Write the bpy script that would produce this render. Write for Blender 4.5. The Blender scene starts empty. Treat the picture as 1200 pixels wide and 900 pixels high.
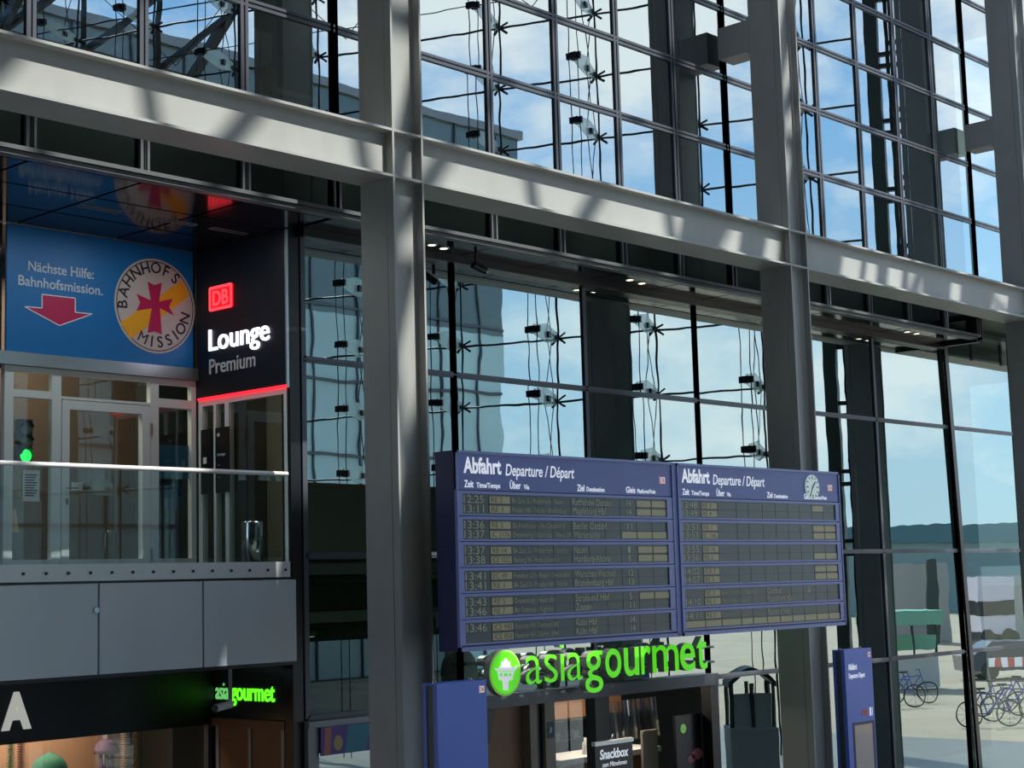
import bpy, math, random
from mathutils import Vector, Matrix
random.seed(7)
scene = bpy.context.scene
col = scene.collection
# ---------------------------------------------------------------- camera
FPX = 1904.843
YAW, PIT, ROL = 0.82464531, 0.12247291, -0.02780049
_f = Vector((math.sin(YAW)*math.cos(PIT), math.cos(YAW)*math.cos(PIT), math.sin(PIT)))
_r0 = Vector((math.cos(YAW), -math.sin(YAW), 0)); _u0 = _r0.cross(_f)
_r = _r0*math.cos(ROL) + _u0*math.sin(ROL)
_u = -_r0*math.sin(ROL) + _u0*math.cos(ROL)
cd = bpy.data.cameras.new('camera'); cam = bpy.data.objects.new('camera', cd); col.objects.link(cam)
cam.matrix_world = Matrix(((_r.x, _u.x, -_f.x, 0), (_r.y, _u.y, -_f.y, 0), (_r.z, _u.z, -_f.z, 0), (0, 0, 0, 1)))
cd.sensor_fit = 'HORIZONTAL'; cd.sensor_width = 36; cd.lens = FPX/1200*36
cd.clip_start = .1; cd.clip_end = 1500
scene.camera = cam
# ---------------------------------------------------------------- view, sky, sun
vs = scene.view_settings
scene.display_settings.display_device = 'sRGB'
vs.view_transform = 'Standard'; vs.look = 'None'; vs.exposure = 0.35; vs.gamma = 1.0; vs.use_curve_mapping = False
SKY = 1.62
SUN_E = 6.1
w = bpy.data.worlds.new('sky'); scene.world = w; w.use_nodes = True
nt = w.node_tree; nt.nodes.clear()
def nd(t, **k):
    n = nt.nodes.new(t)
    for a, b in k.items(): setattr(n, a, b)
    return n
def lk(a, b): nt.links.new(a, b)
tc = nd('ShaderNodeTexCoord'); sep = nd('ShaderNodeSeparateXYZ'); lk(tc.outputs['Generated'], sep.inputs[0])
grad = nd('ShaderNodeValToRGB'); lk(sep.outputs['Z'], grad.inputs[0])
cr = grad.color_ramp
cr.elements[0].position = 0.0; cr.elements[0].color = (.58, .73, .80, 1)
cr.elements[1].position = .55; cr.elements[1].color = (.12, .30, .66, 1)
e = cr.elements.new(.10); e.color = (.50, .70, .86, 1)
e = cr.elements.new(.26); e.color = (.29, .55, .87, 1)
mp = nd('ShaderNodeMapping'); mp.inputs['Scale'].default_value = (1, 1, 1.9); mp.inputs['Location'].default_value = (3.3, 1.1, .25)
lk(tc.outputs['Generated'], mp.inputs[0])
nz = nd('ShaderNodeTexNoise'); nz.inputs['Scale'].default_value = 5.2; nz.inputs['Detail'].default_value = 9; nz.inputs['Roughness'].default_value = .58
lk(mp.outputs[0], nz.inputs[0])
rp = nd('ShaderNodeValToRGB'); rp.color_ramp.elements[0].position = .45; rp.color_ramp.elements[1].position = .63
lk(nz.outputs[0], rp.inputs[0])
mx = nd('ShaderNodeMix', data_type='RGBA'); lk(rp.outputs[0], mx.inputs[0]); lk(grad.outputs[0], mx.inputs[6]); mx.inputs[7].default_value = (.93, .95, .96, 1)
bg = nd('ShaderNodeBackground'); bg.inputs[1].default_value = SKY; lk(mx.outputs[2], bg.inputs[0])
wo = nd('ShaderNodeOutputWorld'); lk(bg.outputs[0], wo.inputs[0])
TOSUN = Vector((.24, -.56, .80)).normalized()
sd = bpy.data.lights.new('sun', 'SUN'); sd.energy = SUN_E; sd.angle = math.radians(.55); sd.color = (1, .96, .88)
so = bpy.data.objects.new('sun', sd); col.objects.link(so); so.rotation_euler = TOSUN.to_track_quat('Z', 'Y').to_euler()
so.location = (0, -10, 40)

# ---------------------------------------------------------------- helpers
YF, YU, YG, YS = 13.0, 14.23, 15.0, 16.84      # steel front, upper glass, lower glass, lounge back plane
GZ = -4.05                                     # hall floor
def ray(x, y): return _r*((x-600)/FPX) + _u*((450-y)/FPX) + _f
def atY(x, y, Y): d = ray(x, y); return d*(Y/d.y)
def atX(x, y, X): d = ray(x, y); return d*(X/d.x)
def GX(k): return 12.41 + 1.3425*k             # curtain wall grid

def wroot(o):
    v = Vector((0, 0, 0))
    while o is not None: v = v + o.location; o = o.parent
    return v
class MB:
    def __init__(s): s.v = []; s.f = []; s.sm = []
    def add(s, vs_, fs, smooth=False):
        n = len(s.v); s.v += [Vector(q) for q in vs_]
        for f in fs: s.f.append([n+i for i in f]); s.sm.append(smooth)
        return s
    def box(s, x0, x1, y0, y1, z0, z1):
        if x0 > x1: x0, x1 = x1, x0
        if y0 > y1: y0, y1 = y1, y0
        if z0 > z1: z0, z1 = z1, z0
        return s.add([(x0,y0,z0),(x1,y0,z0),(x1,y1,z0),(x0,y1,z0),(x0,y0,z1),(x1,y0,z1),(x1,y1,z1),(x0,y1,z1)],
              [(0,3,2,1),(4,5,6,7),(0,1,5,4),(1,2,6,5),(2,3,7,6),(3,0,4,7)])
    def bar(s, p, q, wd, ht, up=(0,0,1)):
        p = Vector(p); q = Vector(q); d = (q-p).normalized(); up = Vector(up)
        a = d.cross(up)
        if a.length < 1e-4: a = d.cross(Vector((1,0,0)))
        a.normalize(); b = a.cross(d)
        vs_ = []
        for c in (p, q):
            for i, j in ((-1,-1),(1,-1),(1,1),(-1,1)): vs_.append(c + a*(i*wd/2) + b*(j*ht/2))
        return s.add(vs_, [(3,2,1,0),(4,5,6,7),(0,1,5,4),(1,2,6,5),(2,3,7,6),(3,0,4,7)])
    def tube(s, pts, r, n=8, cap=True):
        pts = [Vector(p) for p in pts]; rr = r if isinstance(r, (list, tuple)) else [r]*len(pts)
        vs_ = []; prev = None
        for i, p in enumerate(pts):
            d = (pts[min(i+1, len(pts)-1)] - pts[max(i-1, 0)]).normalized()
            a = prev - d*prev.dot(d) if prev is not None else (d.cross(Vector((0,0,1))) if abs(d.z) < .95 else d.cross(Vector((1,0,0))))
            a.normalize(); prev = a; b = d.cross(a)
            for k in range(n):
                t = 2*math.pi*k/n; vs_.append(p + (a*math.cos(t)+b*math.sin(t))*rr[i])
        fs = []
        for i in range(len(pts)-1):
            for k in range(n): fs.append((i*n+k, i*n+(k+1) % n, (i+1)*n+(k+1) % n, (i+1)*n+k))
        s.add(vs_, fs, True)
        if cap:
            s.add(vs_[:n], [tuple(reversed(range(n)))]); s.add(vs_[-n:], [tuple(range(n))])
        return s
    def prism(s, poly, O, ax, ay, th):
        """polygon in the (ax, ay) plane at O, extruded by th along ax x ay"""
        O = Vector(O); ax = Vector(ax); ay = Vector(ay); n = ax.cross(ay).normalized(); m = len(poly)
        lo = [O + ax*a + ay*b for a, b in poly]; hi = [p + n*th for p in lo]
        return s.add(lo+hi, [tuple(reversed(range(m))), tuple(range(m, 2*m))] + [(i, (i+1) % m, m+(i+1) % m, m+i) for i in range(m)])
    def lathe(s, prof, O, n=24):
        O = Vector(O); vs_ = []; m = len(prof)
        for r, z in prof:
            for k in range(n): t = 2*math.pi*k/n; vs_.append(O + Vector((r*math.cos(t), r*math.sin(t), z)))
        return s.add(vs_, [(i*n+k, i*n+(k+1) % n, (i+1)*n+(k+1) % n, (i+1)*n+k) for i in range(m-1) for k in range(n)], True)
    def quad(s, a, b, c, d): return s.add([a, b, c, d], [(0,1,2,3)])
    def build(s, name, mt, parent=None, loc=None, kind=None, label=None):
        o0 = wroot(parent) if parent is not None else Vector((0,0,0))
        if loc is not None: o0 = o0 + Vector(loc)
        me = bpy.data.meshes.new(name); me.from_pydata([v-o0 for v in s.v], [], s.f); me.update()
        me.polygons.foreach_set('use_smooth', s.sm)
        me.materials.append(mt)
        o = bpy.data.objects.new(name, me); col.objects.link(o)
        if loc is not None: o.location = loc
        if parent is not None: o.parent = parent
        if kind: o['kind'] = kind
        if label: o['label'] = label
        return o
def tag(o, label=None, cat=None, group=None, kind=None):
    if label: o['label'] = label
    if cat: o['category'] = cat
    if group: o['group'] = group
    if kind: o['kind'] = kind
    return o
def thing(name, label, cat, loc=(0,0,0), group=None):
    o = bpy.data.objects.new(name, None); col.objects.link(o); o.location = loc; o.empty_display_size = .2
    return tag(o, label, cat, group)
def struct(name, mb, mt): return mb.build(name, mt, kind='structure')
def copy_tree(o, parent=None):
    c = o.copy(); col.objects.link(c); c.parent = parent
    for ch in list(o.children): copy_tree(ch, c)
    return c

# ---- lettering
_cache = {}
def glyphs(s, depth, bold, shear, sp=1.0):
    k = (s, depth, bold, shear, sp)
    if k not in _cache:
        cu = bpy.data.curves.new('t', 'FONT'); cu.body = s; cu.size = 1; cu.extrude = depth/2; cu.offset = bold; cu.shear = shear
        cu.space_character = sp; cu.resolution_u = 4
        ob = bpy.data.objects.new('t', cu); col.objects.link(ob)
        bpy.context.view_layer.update()
        me = bpy.data.meshes.new_from_object(ob.evaluated_get(bpy.context.evaluated_depsgraph_get()))
        _cache[k] = ([v.co.copy() for v in me.vertices], [tuple(p.vertices) for p in me.polygons])
        bpy.data.objects.remove(ob); bpy.data.curves.remove(cu); bpy.data.meshes.remove(me)
    return _cache[k]
CAP = max(v.y for v in glyphs('H', 0, 0, 0)[0])
def text(mb, s, O, ax, width, cap, depth=.004, bold=0.0, shear=0.0, ay=(0,0,1), sp=1.0, centre=False):
    """write s on the plane (ax, ay) with its baseline starting at O, width metres wide (None = natural), capitals cap metres high, standing depth proud"""
    O = Vector(O); ax = Vector(ax).normalized(); ay = Vector(ay).normalized(); n = ax.cross(ay)
    sc = cap/CAP
    vs_, fs = glyphs(s, .2, bold, shear, sp)
    if not vs_: return mb
    x0 = min(v.x for v in vs_); x1 = max(v.x for v in vs_)
    sx_ = sc if width is None else width/(x1-x0)
    if centre: O = O - ax*((x1-x0)*sx_/2)
    return mb.add([O + ax*((v.x-x0)*sx_) + ay*(v.y*sc) + n*((v.z/.2+.5)*depth) for v in vs_], fs)

# ---- materials
def mat(name, c, rough=.5, metal=0.0, var=0.0, scale=6.0, bump=0.0, bscale=40.0, spec=.5, emit=None, es=0.0, stretch=None, coat=0.0):
    m = bpy.data.materials.new(name); m.use_nodes = True; t = m.node_tree; b = t.nodes['Principled BSDF']
    b.inputs['Base Color'].default_value = (*c, 1); b.inputs['Roughness'].default_value = rough; b.inputs['Metallic'].default_value = metal
    b.inputs['Specular IOR Level'].default_value = spec; b.inputs['Coat Weight'].default_value = coat
    if emit: b.inputs['Emission Color'].default_value = (*emit, 1); b.inputs['Emission Strength'].default_value = es
    if var or bump:
        g = t.nodes.new('ShaderNodeTexCoord'); mpn = t.nodes.new('ShaderNodeMapping'); t.links.new(g.outputs['Object'], mpn.inputs[0])
        if stretch: mpn.inputs['Scale'].default_value = stretch
    if var:
        n = t.nodes.new('ShaderNodeTexNoise'); n.inputs['Scale'].default_value = scale; n.inputs['Detail'].default_value = 5
        t.links.new(mpn.outputs[0], n.inputs['Vector'])
        r = t.nodes.new('ShaderNodeValToRGB'); r.color_ramp.elements[0].position = .3; r.color_ramp.elements[1].position = .7
        r.color_ramp.elements[0].color = (*[max(0, q*(1-var)) for q in c], 1); r.color_ramp.elements[1].color = (*[min(1, q*(1+var)) for q in c], 1)
        t.links.new(n.outputs[0], r.inputs[0]); t.links.new(r.outputs[0], b.inputs['Base Color'])
    if bump:
        n2 = t.nodes.new('ShaderNodeTexNoise'); n2.inputs['Scale'].default_value = bscale; n2.inputs['Detail'].default_value = 3
        t.links.new(mpn.outputs[0], n2.inputs['Vector'])
        bp = t.nodes.new('ShaderNodeBump'); bp.inputs['Strength'].default_value = bump; bp.inputs['Distance'].default_value = .01
        t.links.new(n2.outputs[0], bp.inputs['Height']); t.links.new(bp.outputs[0], b.inputs['Normal'])
    return m
def glass(name, tint, through, fac, wave=.0, rough=0.0):
    """coated facade glass: fac mirrors, the rest lets you look in"""
    m = bpy.data.materials.new(name); m.use_nodes = True; t = m.node_tree; t.nodes.clear()
    out = t.nodes.new('ShaderNodeOutputMaterial'); mixn = t.nodes.new('ShaderNodeMixShader'); mixn.inputs[0].default_value = fac
    tr = t.nodes.new('ShaderNodeBsdfTransparent'); tr.inputs[0].default_value = (*through, 1)
    gl = t.nodes.new('ShaderNodeBsdfGlossy'); gl.inputs[0].default_value = (*tint, 1); gl.inputs['Roughness'].default_value = rough
    t.links.new(tr.outputs[0], mixn.inputs[1]); t.links.new(gl.outputs[0], mixn.inputs[2]); t.links.new(mixn.outputs[0], out.inputs[0])
    if wave:
        g = t.nodes.new('ShaderNodeTexCoord'); n = t.nodes.new('ShaderNodeTexNoise'); n.inputs['Scale'].default_value = 1.6; n.inputs['Detail'].default_value = 1
        t.links.new(g.outputs['Object'], n.inputs['Vector'])
        bp = t.nodes.new('ShaderNodeBump'); bp.inputs['Strength'].default_value = 1; bp.inputs['Distance'].default_value = wave
        t.links.new(n.outputs[0], bp.inputs['Height']); t.links.new(bp.outputs[0], gl.inputs['Normal'])
    return m
def emis(name, c, s): return mat(name, tuple(q*.5 for q in c), .5, emit=c, es=s)
M = {}
M['steel'] = mat('painted_steel', (.335, .35, .34), .45, var=.08, scale=2.2, stretch=(1, 1, .5))
M['frame'] = mat('window_frame', (.085, .095, .115), .38, metal=.3)
M['frame_l'] = mat('pale_frame', (.22, .24, .25), .4, metal=.3)
M['black'] = mat('black_metal', (.008, .009, .012), .32)
M['blackgloss'] = mat('black_gloss', (.006, .008, .014), .10, spec=.28)
M['sign_black'] = mat('sign_black', (.004, .006, .012), .4)
M['fascia'] = mat('black_fascia', (.005, .006, .009), .38)
M['darkin'] = mat('dark_interior', (.045, .055, .05), .7, var=.25, scale=1.3)
M['upglass'] = glass('upper_glass', (.47, .53, .55), (.38, .49, .44), .80, wave=.0006)
M['lowglass'] = glass('lower_glass', (.40, .49, .50), (.34, .42, .38), .84, wave=.0008)
M['spand'] = glass('spandrel_glass', (.30, .36, .34), (.30, .36, .33), .35)
M['loungeglass'] = glass('lounge_glass', (.62, .74, .76), (.8, .82, .76), .15, wave=.0012)
M['shopglass'] = glass('shop_glass', (.8, .85, .85), (.88, .9, .88), .14)
M['railglass'] = glass('railing_glass', (.7, .85, .85), (.88, .93, .93), .05)
M['clear'] = glass('clear_glass', (.85, .95, .95), (.96, .98, .98), .03)
M['fin'] = mat('fin_glass', (.60, .80, .78), .2, spec=.6)
M['fin'].node_tree.nodes['Principled BSDF'].inputs['Alpha'].default_value = .5
M['sign_blue'] = mat('banner_blue', (.002, .16, .47), .45, var=.04, scale=.8)
M['sign_white'] = mat('print_white', (.78, .80, .84), .5)
M['sign_pink'] = mat('print_crimson', (.48, .012, .10), .5)
M['sign_yellow'] = mat('print_yellow', (.85, .42, .015), .5, var=.12, scale=.9)
M['ink'] = mat('print_dark', (.012, .014, .03), .5)
M['alu'] = mat('brushed_aluminium', (.55, .57, .57), .3, metal=.9, bump=.05, bscale=60, stretch=(.05, 1, 1))
M['alu_paint'] = mat('aluminium_door_paint', (.74, .80, .79), .45)
M['clad'] = mat('grey_cladding', (.62, .70, .74), .45, metal=.05, var=.10, scale=.5, stretch=(1, 1, .3))
M['steel_pale'] = mat('pale_base_rail', (.74, .80, .80), .4, metal=.1)
M['rail'] = mat('polished_rail', (.92, .92, .90), .25, metal=.3)
M['red_glow'] = emis('red_light', (1, .015, .03), 1.6)
M['white_glow'] = emis('white_light', (.80, .82, 1), 2.2)
M['grey_letter'] = mat('grey_letter', (.62, .63, .65), .5)
M['green_glow'] = emis('green_light', (.02, 1, .12), 1.4)
M['green_sign'] = emis('green_neon', (.14, 1, .02), 1.0)
M['warm_glow'] = emis('lamp_light', (1, .80, .52), 7.0)
M['led_off'] = mat('lamp_lens_off', (.20, .22, .21), .25)
M['board_blue'] = mat('board_blue', (.125, .165, .47), .38, var=.05, scale=1.2)
M['board_side'] = mat('board_shaded_blue', (.018, .02, .11), .4)  # board blue darkened, the shade of the side put into the colour
M['board_rim'] = mat('board_rim_blue', (.22, .27, .60), .32)
M['flap'] = mat('flap_dark', (.050, .080, .085), .35, var=.10, scale=1.1, coat=.12)
M['flap_txt'] = mat('flap_text', (.50, .50, .33), .5)
M['flap_box'] = mat('flap_yellow', (.50, .44, .25), .42)
M['flap_ink'] = mat('flap_ink', (.10, .09, .05), .5)
M['flap_seam'] = mat('flap_seam', (.018, .03, .035), .5)
M['white'] = mat('board_white', (.85, .87, .90), .5, emit=(.85, .9, 1), es=.40)  # even glow added to brighten white print in the shade
M['db_red'] = mat('logo_red', (.85, .16, .14), .5)
M['clock'] = mat('clock_white', (.70, .80, .78), .4, emit=(.7, .9, .85), es=.2)  # slight glow added to brighten the clock face on the shaded board
M['lime'] = mat('lime_face', (.10, .62, .01), .35, emit=(.10, .75, .005), es=.55)
M['lime_pale'] = mat('lime_rim', (.45, .80, .22), .4, emit=(.3, .8, .1), es=.15)
M['letter_side'] = mat('letter_return', (.38, .39, .37), .4, metal=.3)
M['info_blue'] = mat('column_blue', (.115, .21, .74), .35, var=.04, scale=.8)
M['info_grey'] = mat('column_grey', (.085, .10, .105), .45)
M['wood'] = mat('brown_panel', (.16, .075, .035), .5, var=.15, scale=2)
M['beige'] = mat('beige_panel', (.34, .30, .24), .6, var=.1, scale=2)
M['orange_wall'] = mat('apricot_wall', (.68, .40, .25), .7, var=.08, scale=1)
M['purple'] = mat('purple_paper', (.13, .06, .14), .7)
M['teal_paper'] = mat('green_paper', (.03, .20, .13), .7)
M['garland'] = mat('sand_paper', (.50, .34, .18), .7)
M['garland_g'] = mat('pale_green_paper', (.35, .42, .22), .7)
M['garland_p'] = mat('peach_paper', (.65, .33, .20), .7)
M['stone'] = mat('stone_floor', (.24, .22, .19), .35, var=.08, scale=1.0)
M['pave'] = mat('outdoor_paving', (.44, .36, .26), .8, var=.10, scale=.4)
M['hall'] = mat('dark_hall_wall', (.03, .032, .034), .6, var=.2, scale=.4)
M['opp'] = mat('opposite_glazing', (.15, .19, .19), .2, metal=.4, var=.12, scale=.12)
M['opp_low'] = mat('pale_teal_glazing', (.48, .66, .67), .35, metal=.0, var=.2, scale=.1)
M['truss'] = mat('roof_steel', (.045, .05, .052), .5)
M['cable'] = mat('dark_cable', (.022, .024, .03), .45, metal=.5)
M['mast'] = mat('mast_steel', (.035, .055, .048), .5)
M['poster1'] = mat('poster_purple', (.10, .05, .28), .5); M['poster2'] = mat('poster_teal', (.02, .20, .30), .5); M['poster3'] = mat('poster_coral', (.45, .14, .14), .5)
M['bag'] = glass('plastic_film', (.75, .8, .85), (.75, .78, .82), .32, rough=.12)
M['chrome'] = mat('stainless', (.50, .55, .55), .14, metal=1)
M['paper'] = mat('paper', (.62, .64, .64), .7)
M['red_cloth'] = mat('red_paint', (.34, .012, .02), .5)
M['leaf'] = mat('leaves', (.05, .10, .035), .8, var=.3, scale=.3)
M['far'] = mat('far_building', (.20, .30, .31), .5, var=.12, scale=.08)
M['concrete'] = mat('pale_concrete', (.42, .41, .38), .8, var=.06, scale=.3)
M['kiosk_green'] = mat('kiosk_green', (.22, .50, .36), .6)
M['pinkish'] = mat('bus_pale', (.75, .68, .76), .4)

# ================================================================ SETTING
b = MB().box(-12, 37, -26, 13.9, GZ-.3, GZ).box(12.4, 37, 13.9, 20, GZ-.3, GZ).box(-12, 12.4, 13.9, 20, GZ-.3, GZ); struct('floor', b, M['stone'])
b = MB().box(37, 420, -330, 330, GZ-.4, GZ-.02).box(-12, 37, -330, -26, GZ-.4, GZ-.02); struct('floor_outside', b, M['pave'])
struct('wall_left', MB().box(-6.4, -6, -26, 14, GZ, 25), M['hall'])
struct('wall_rear', MB().box(-12, 8, -14.3, -14, GZ, 13), M['hall'])
cr_ = MB()
for q in range(16):
    a0, a1 = -1+q/8, -1+(q+1)/8
    f_ = lambda a: (-5+19.3*a, 12.9+4.5*a+10.5*(1-a*a))
    (ya, za), (yb, zb) = f_(a0), f_(a1)
    cr_.quad((-12, ya, za), (11.0, ya, za), (11.0, yb, zb), (-12, yb, zb))
struct('ceiling_rear', cr_, M['hall'])
# office block on the far side of the hall (seen only in the glass)
ob = thing('office_building', 'long office block with blue-grey glass front, mirrored low in the upper windows', 'building', (24, -27.5, GZ))
MB().box(-12, 60, -29, -26.1, 12.6, 22.6).build('upper_facade', M['opp'], ob)
MB().box(-12, 60, -29, -26.1, GZ, 12.6).build('lower_facade', M['opp_low'], ob)
m = MB()
for k in range(27): x = -12 + 2.7*k; m.box(x-.04, x+.04, -26.1, -25.98, GZ, 22.6)
for k in range(8): z = GZ + 3.4*k; m.box(-12, 60, -26.1, -26.0, z-.07, z+.07)
m.build('window_grid', M['frame'], ob)
MB().box(-12, 60.2, -29.2, -25.9, 22.6, 23.0).build('parapet', M['frame_l'], ob)
struct('wall_front_left', MB().box(-12, 5.6, 14.2, 14.5, GZ, 18), M['hall'])
struct('wall_front_top', MB().box(-12, 36, 14.1, 14.5, 12.45, 18), M['hall'])
t = thing('roof_occluder', 'added unseen gantry hung high under the hall roof above the windows', 'occluder', (17, -4, 20))  # opaque slab added out of view to keep sun off the lower facade
m = MB().box(4.0, 36, -9, -.65, 20.0, 20.2).box(4.0, 17.58, -.65, 1.6, 20.0, 20.2).box(18.02, 20, -.65, 1.6, 20.0, 20.2)
for xa, xb, ya, yb in ((22.3, 23.2, 1.2, 3.6), (23.7, 24.3, 1.2, 3.6), (24.7, 26.4, -.65, 3.4), (27.0, 27.12, 1.0, 3.6), (27.5, 27.8, 1.0, 3.6), (28.3, 28.45, 1.0, 3.6), (29.0, 29.9, 1.0, 3.6), (30.3, 30.9, 1.0, 3.6), (31.3, 31.42, 1.0, 3.6), (32.1, 33.6, -.65, 3.6)): m.box(xa, xb, ya, yb, 20.0, 20.2)  # added strips, spaced to dapple the right girders and column with shade
m.box(21.5, 34, .9, 1.1, 20.0, 20.2).box(21.5, 21.7, -.65, 1.0, 20, 20.2)
m.build('shade_slab', M['hall'], t)
MB().box(4.0, 36, -8.98, -8.9, 20.2, 21.0).build('parapet', M['hall'], t)
for x_ in (10, 16, 22): MB().box(x_-.06, x_+.06, -4.1, -3.98, 20.2, 22.9).build('hanger', M['hall'], t)
# back of the rooms behind the glass
struct('wall_back_upper', MB().box(5, 36, 18.2, 18.5, 4.4, 14), M['darkin'])
struct('floor_upper', MB().box(5, 36, 14.45, 18.3, 5.0, 5.25).box(12.5, 36, 15.1, 18.3, 4.42, 4.6), M['darkin'])
struct('wall_back_lower', MB().box(12.6, 36, 18.3, 18.6, GZ, 4.4), M['darkin'])
struct('floor_middle', MB().box(12.6, 36, 15.12, 18.3, .1, .36), M['darkin'])

# ---- curtain wall, upper storeys: one window per bay, every pane its own part
def pane(nm, mt, par, x0, x1, Y, z0, z1, tilt=.0011):
    cx, cz = (x0+x1)/2, (z0+z1)/2
    o = MB().add([(x0,Y,z0),(x1,Y,z0),(x1,Y,z1),(x0,Y,z1)], [(0,1,2,3)]).build(nm, mt, par, loc=(cx, Y, cz))
    o.rotation_euler = (random.uniform(-tilt, tilt), 0, random.uniform(-tilt, tilt))
    return o
def upper_window(n, k0, k1):
    fr = MB()
    zs = [5.53+1.12*i for i in range(7)]
    for k in range(k0, k1+1):
        x = GX(k); wd = .05 if k != 12 else .075
        for s in (-1, 1): fr.box(x+s*.034-.021 if k != 12 else x-.07, x+s*.034+.021 if k != 12 else x+.07, YU-.030, YU-.005, 4.36, 12.4)
        fr.box(x-.02, x+.02, YU-.012, YU, 4.36, 12.4)
    for z in zs[1:] + [12.36]:
        for s in (-1, 1): fr.box(GX(k0), GX(k1), YU-.028, YU-.005, z+s*.030-.018, z+s*.030+.018)
        fr.box(GX(k0), GX(k1), YU-.012, YU, z-.02, z+.02)
    fr.box(GX(k0), GX(k1), YU-.03, YU, 5.0, 5.2)
    o = fr.build(f'window_{n}', M['frame'], kind='structure')
    for k in range(k0, k1):
        for z0 in [5.2] + zs[1:]:
            z1 = zs[1] if z0 == 5.2 else z0+1.12
            pane('pane', M['upglass'], o, GX(k)+.02, GX(k+1)-.02, YU, z0+.01, z1-.01)
        pane('spandrel_pane', M['spand'], o, GX(k)+.02, GX(k+1)-.02, YU+.01, 4.42, 5.0)
    return o
upper_window(1, -5, 0); upper_window(2, 0, 6); upper_window(3, 6, 12); upper_window(4, 12, 15)
fr = MB()
for k in range(-5, 13):
    for s in (-1, 1): fr.box(GX(k)+s*.042-.015, GX(k)+s*.042+.015, YU-.05, YU-.03, 4.42, 4.95)
for s, z in ((0, 4.405), (1, 4.355)): fr.box(GX(-5), GX(12)-.2, YU-.13+s*.03, YU+.03, z-.022, z+.022)
struct('trim_1', fr, mat('spandrel_frame', (.12, .13, .14), .4, metal=.2))
struct('trim_2', MB().box(GX(12)-.28, GX(12)-.2, YU-.1, YG, 4.30, 4.80).box(GX(12)-.28, GX(12)-.2, YF+.5, YG, 4.72, 4.80).box(GX(12)-.3, GX(12)-.2, YU-.1, YG, 4.28, 4.36), M['black'])

# ---- lower curtain wall
def lower_window(n, xs, zs, mt='lowglass', skip=()):
    fr = MB()
    for i, x in enumerate(xs): fr.box(x-.036, x+.036, YG-.03, YG+.02, zs[0], zs[-1])
    for z in zs: fr.box(xs[0], xs[-1], YG-.03, YG+.02, z-.036, z+.036).box(xs[0], xs[-1], YG-.04, YG, z-.010, z+.010)
    o = fr.build(f'window_{n}', M['frame'], kind='structure')
    for i in range(len(xs)-1):
        for j in range(len(zs)-1):
            if (i, j) in skip: continue
            mm = M['spand'] if (n == 5 and j == 0) else M[mt]
            pane('pane', mm, o, xs[i]+.036, xs[i+1]-.036, YG, zs[j]+.03, zs[j+1]-.03, .0008)
    return o
lower_window(5, [12.52, GX(2)], [-1.5, .40, 2.76, 4.30])
lower_window(6, [GX(2), GX(4), GX(6)], [-1.5, .40, 2.76, 4.30])
lower_window(7, [GX(6), GX(8), GX(10), 28.62], [GZ, -1.5, .40, 2.76, 4.30])
lower_window(8, [28.62, 31.3, 34], [GZ, -1.5, .40, 2.76, 4.75])
struct('trim_3', MB().box(12.45, 28.3, YG-.14, YG+.03, 4.24, 4.35), M['black'])
struct('trim_4', MB().bar((28.87, YG-.06, GZ), (28.48, YG-.06, 4.36), .13, .05, (0, 1, 0)), M['black'])
# ---- soffit under the spandrel: black glossy panels with open joints
b = MB()
for k in range(-5, 12):
    x0, x1 = GX(k)+.02, GX(k+1)-.02
    if k < 0:
        for y0, y1 in ((YU+.04, 15.13), (15.17, 16.0), (16.04, YS)): b.box(x0, min(x1, 12.30), y0, y1, 4.33, 4.38)
    else: b.box(x0, x1, YU+.04, YG-.02, 4.34, 4.38)
struct('ceiling', b, M['blackgloss'])
struct('ceiling_void', MB().box(5, 28.2, YU+.03, YG+.1, 4.385, 4.41).box(5, 14.7, YG+.02, 19.4, 4.385, 4.41), M['black'])
struct('ceiling_right', MB().box(28.3, 36, YF+.6, 18, 4.80, 4.86), mat('pale_soffit', (.18, .19, .20), .3))

# ================================================================ STEEL FRAME
def steel_column(xl, label):
    t = thing('steel_column', label, 'column', (xl+.24, 13.27, GZ), 'steel columns along the facade')
    xr = xl+.478
    MB().box(xl+.02, xr-.02, YF+.115, YF+.54, GZ, 14).build('core', M['steel'], t)
    for x0 in (xl, xr-.028): MB().box(x0, x0+.028, YF, YF+.105, GZ, 14).build('flange', M['steel'], t)
    for x0 in (xl+.004, xr-.032): MB().box(x0, x0+.028, YF+.12, YF+.55, GZ, 14).build('side_plate', M['steel'], t)
    for z in (4.565, 5.095): MB().box(xl+.028, xr-.028, YF+.004, YF+.115, z, z+.03).build('stiffener', M['steel'], t)
    br = MB().box(xl+.005, xl+.40, YF+.55, YU-.10, 7.98, 8.48).build('bracket', M['steel'], t)
    MB().box(xl-.012, xl+.42, YF+.55, YF+.58, 7.94, 8.52).build('bracket_plate', M['steel'], br)
    return t
CX = (12.195, 20.205, 28.225)
steel_column(CX[0], 'grey steel column between the lounge balcony and the departure board')
steel_column(CX[1], 'grey steel column rising behind the right part of the departure board')
steel_column(CX[2], 'grey steel column at the far right edge of the photo')
def girder(x0, x1, label):
    t = thing('steel_girder', label, 'beam', ((x0+x1)/2, 13.27, 4.56), 'steel girders of the facade')
    MB().box(x0, x1, YF+.115, YF+.54, 4.595, 5.095).build('web', M['steel'], t)
    MB().box(x0, x1, YF+.002, YF+.56, 5.095, 5.125).build('top_flange', M['steel'], t)
    MB().box(x0, x1, YF+.002, YF+.56, 4.565, 4.595).build('bottom_flange', M['steel'], t)
    return t
girder(4.6, CX[0]-.002, 'sunlit steel girder over the lounge balcony')
girder(CX[0]+.48, CX[1]-.002, 'steel girder spanning above the departure board between two columns')
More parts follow.
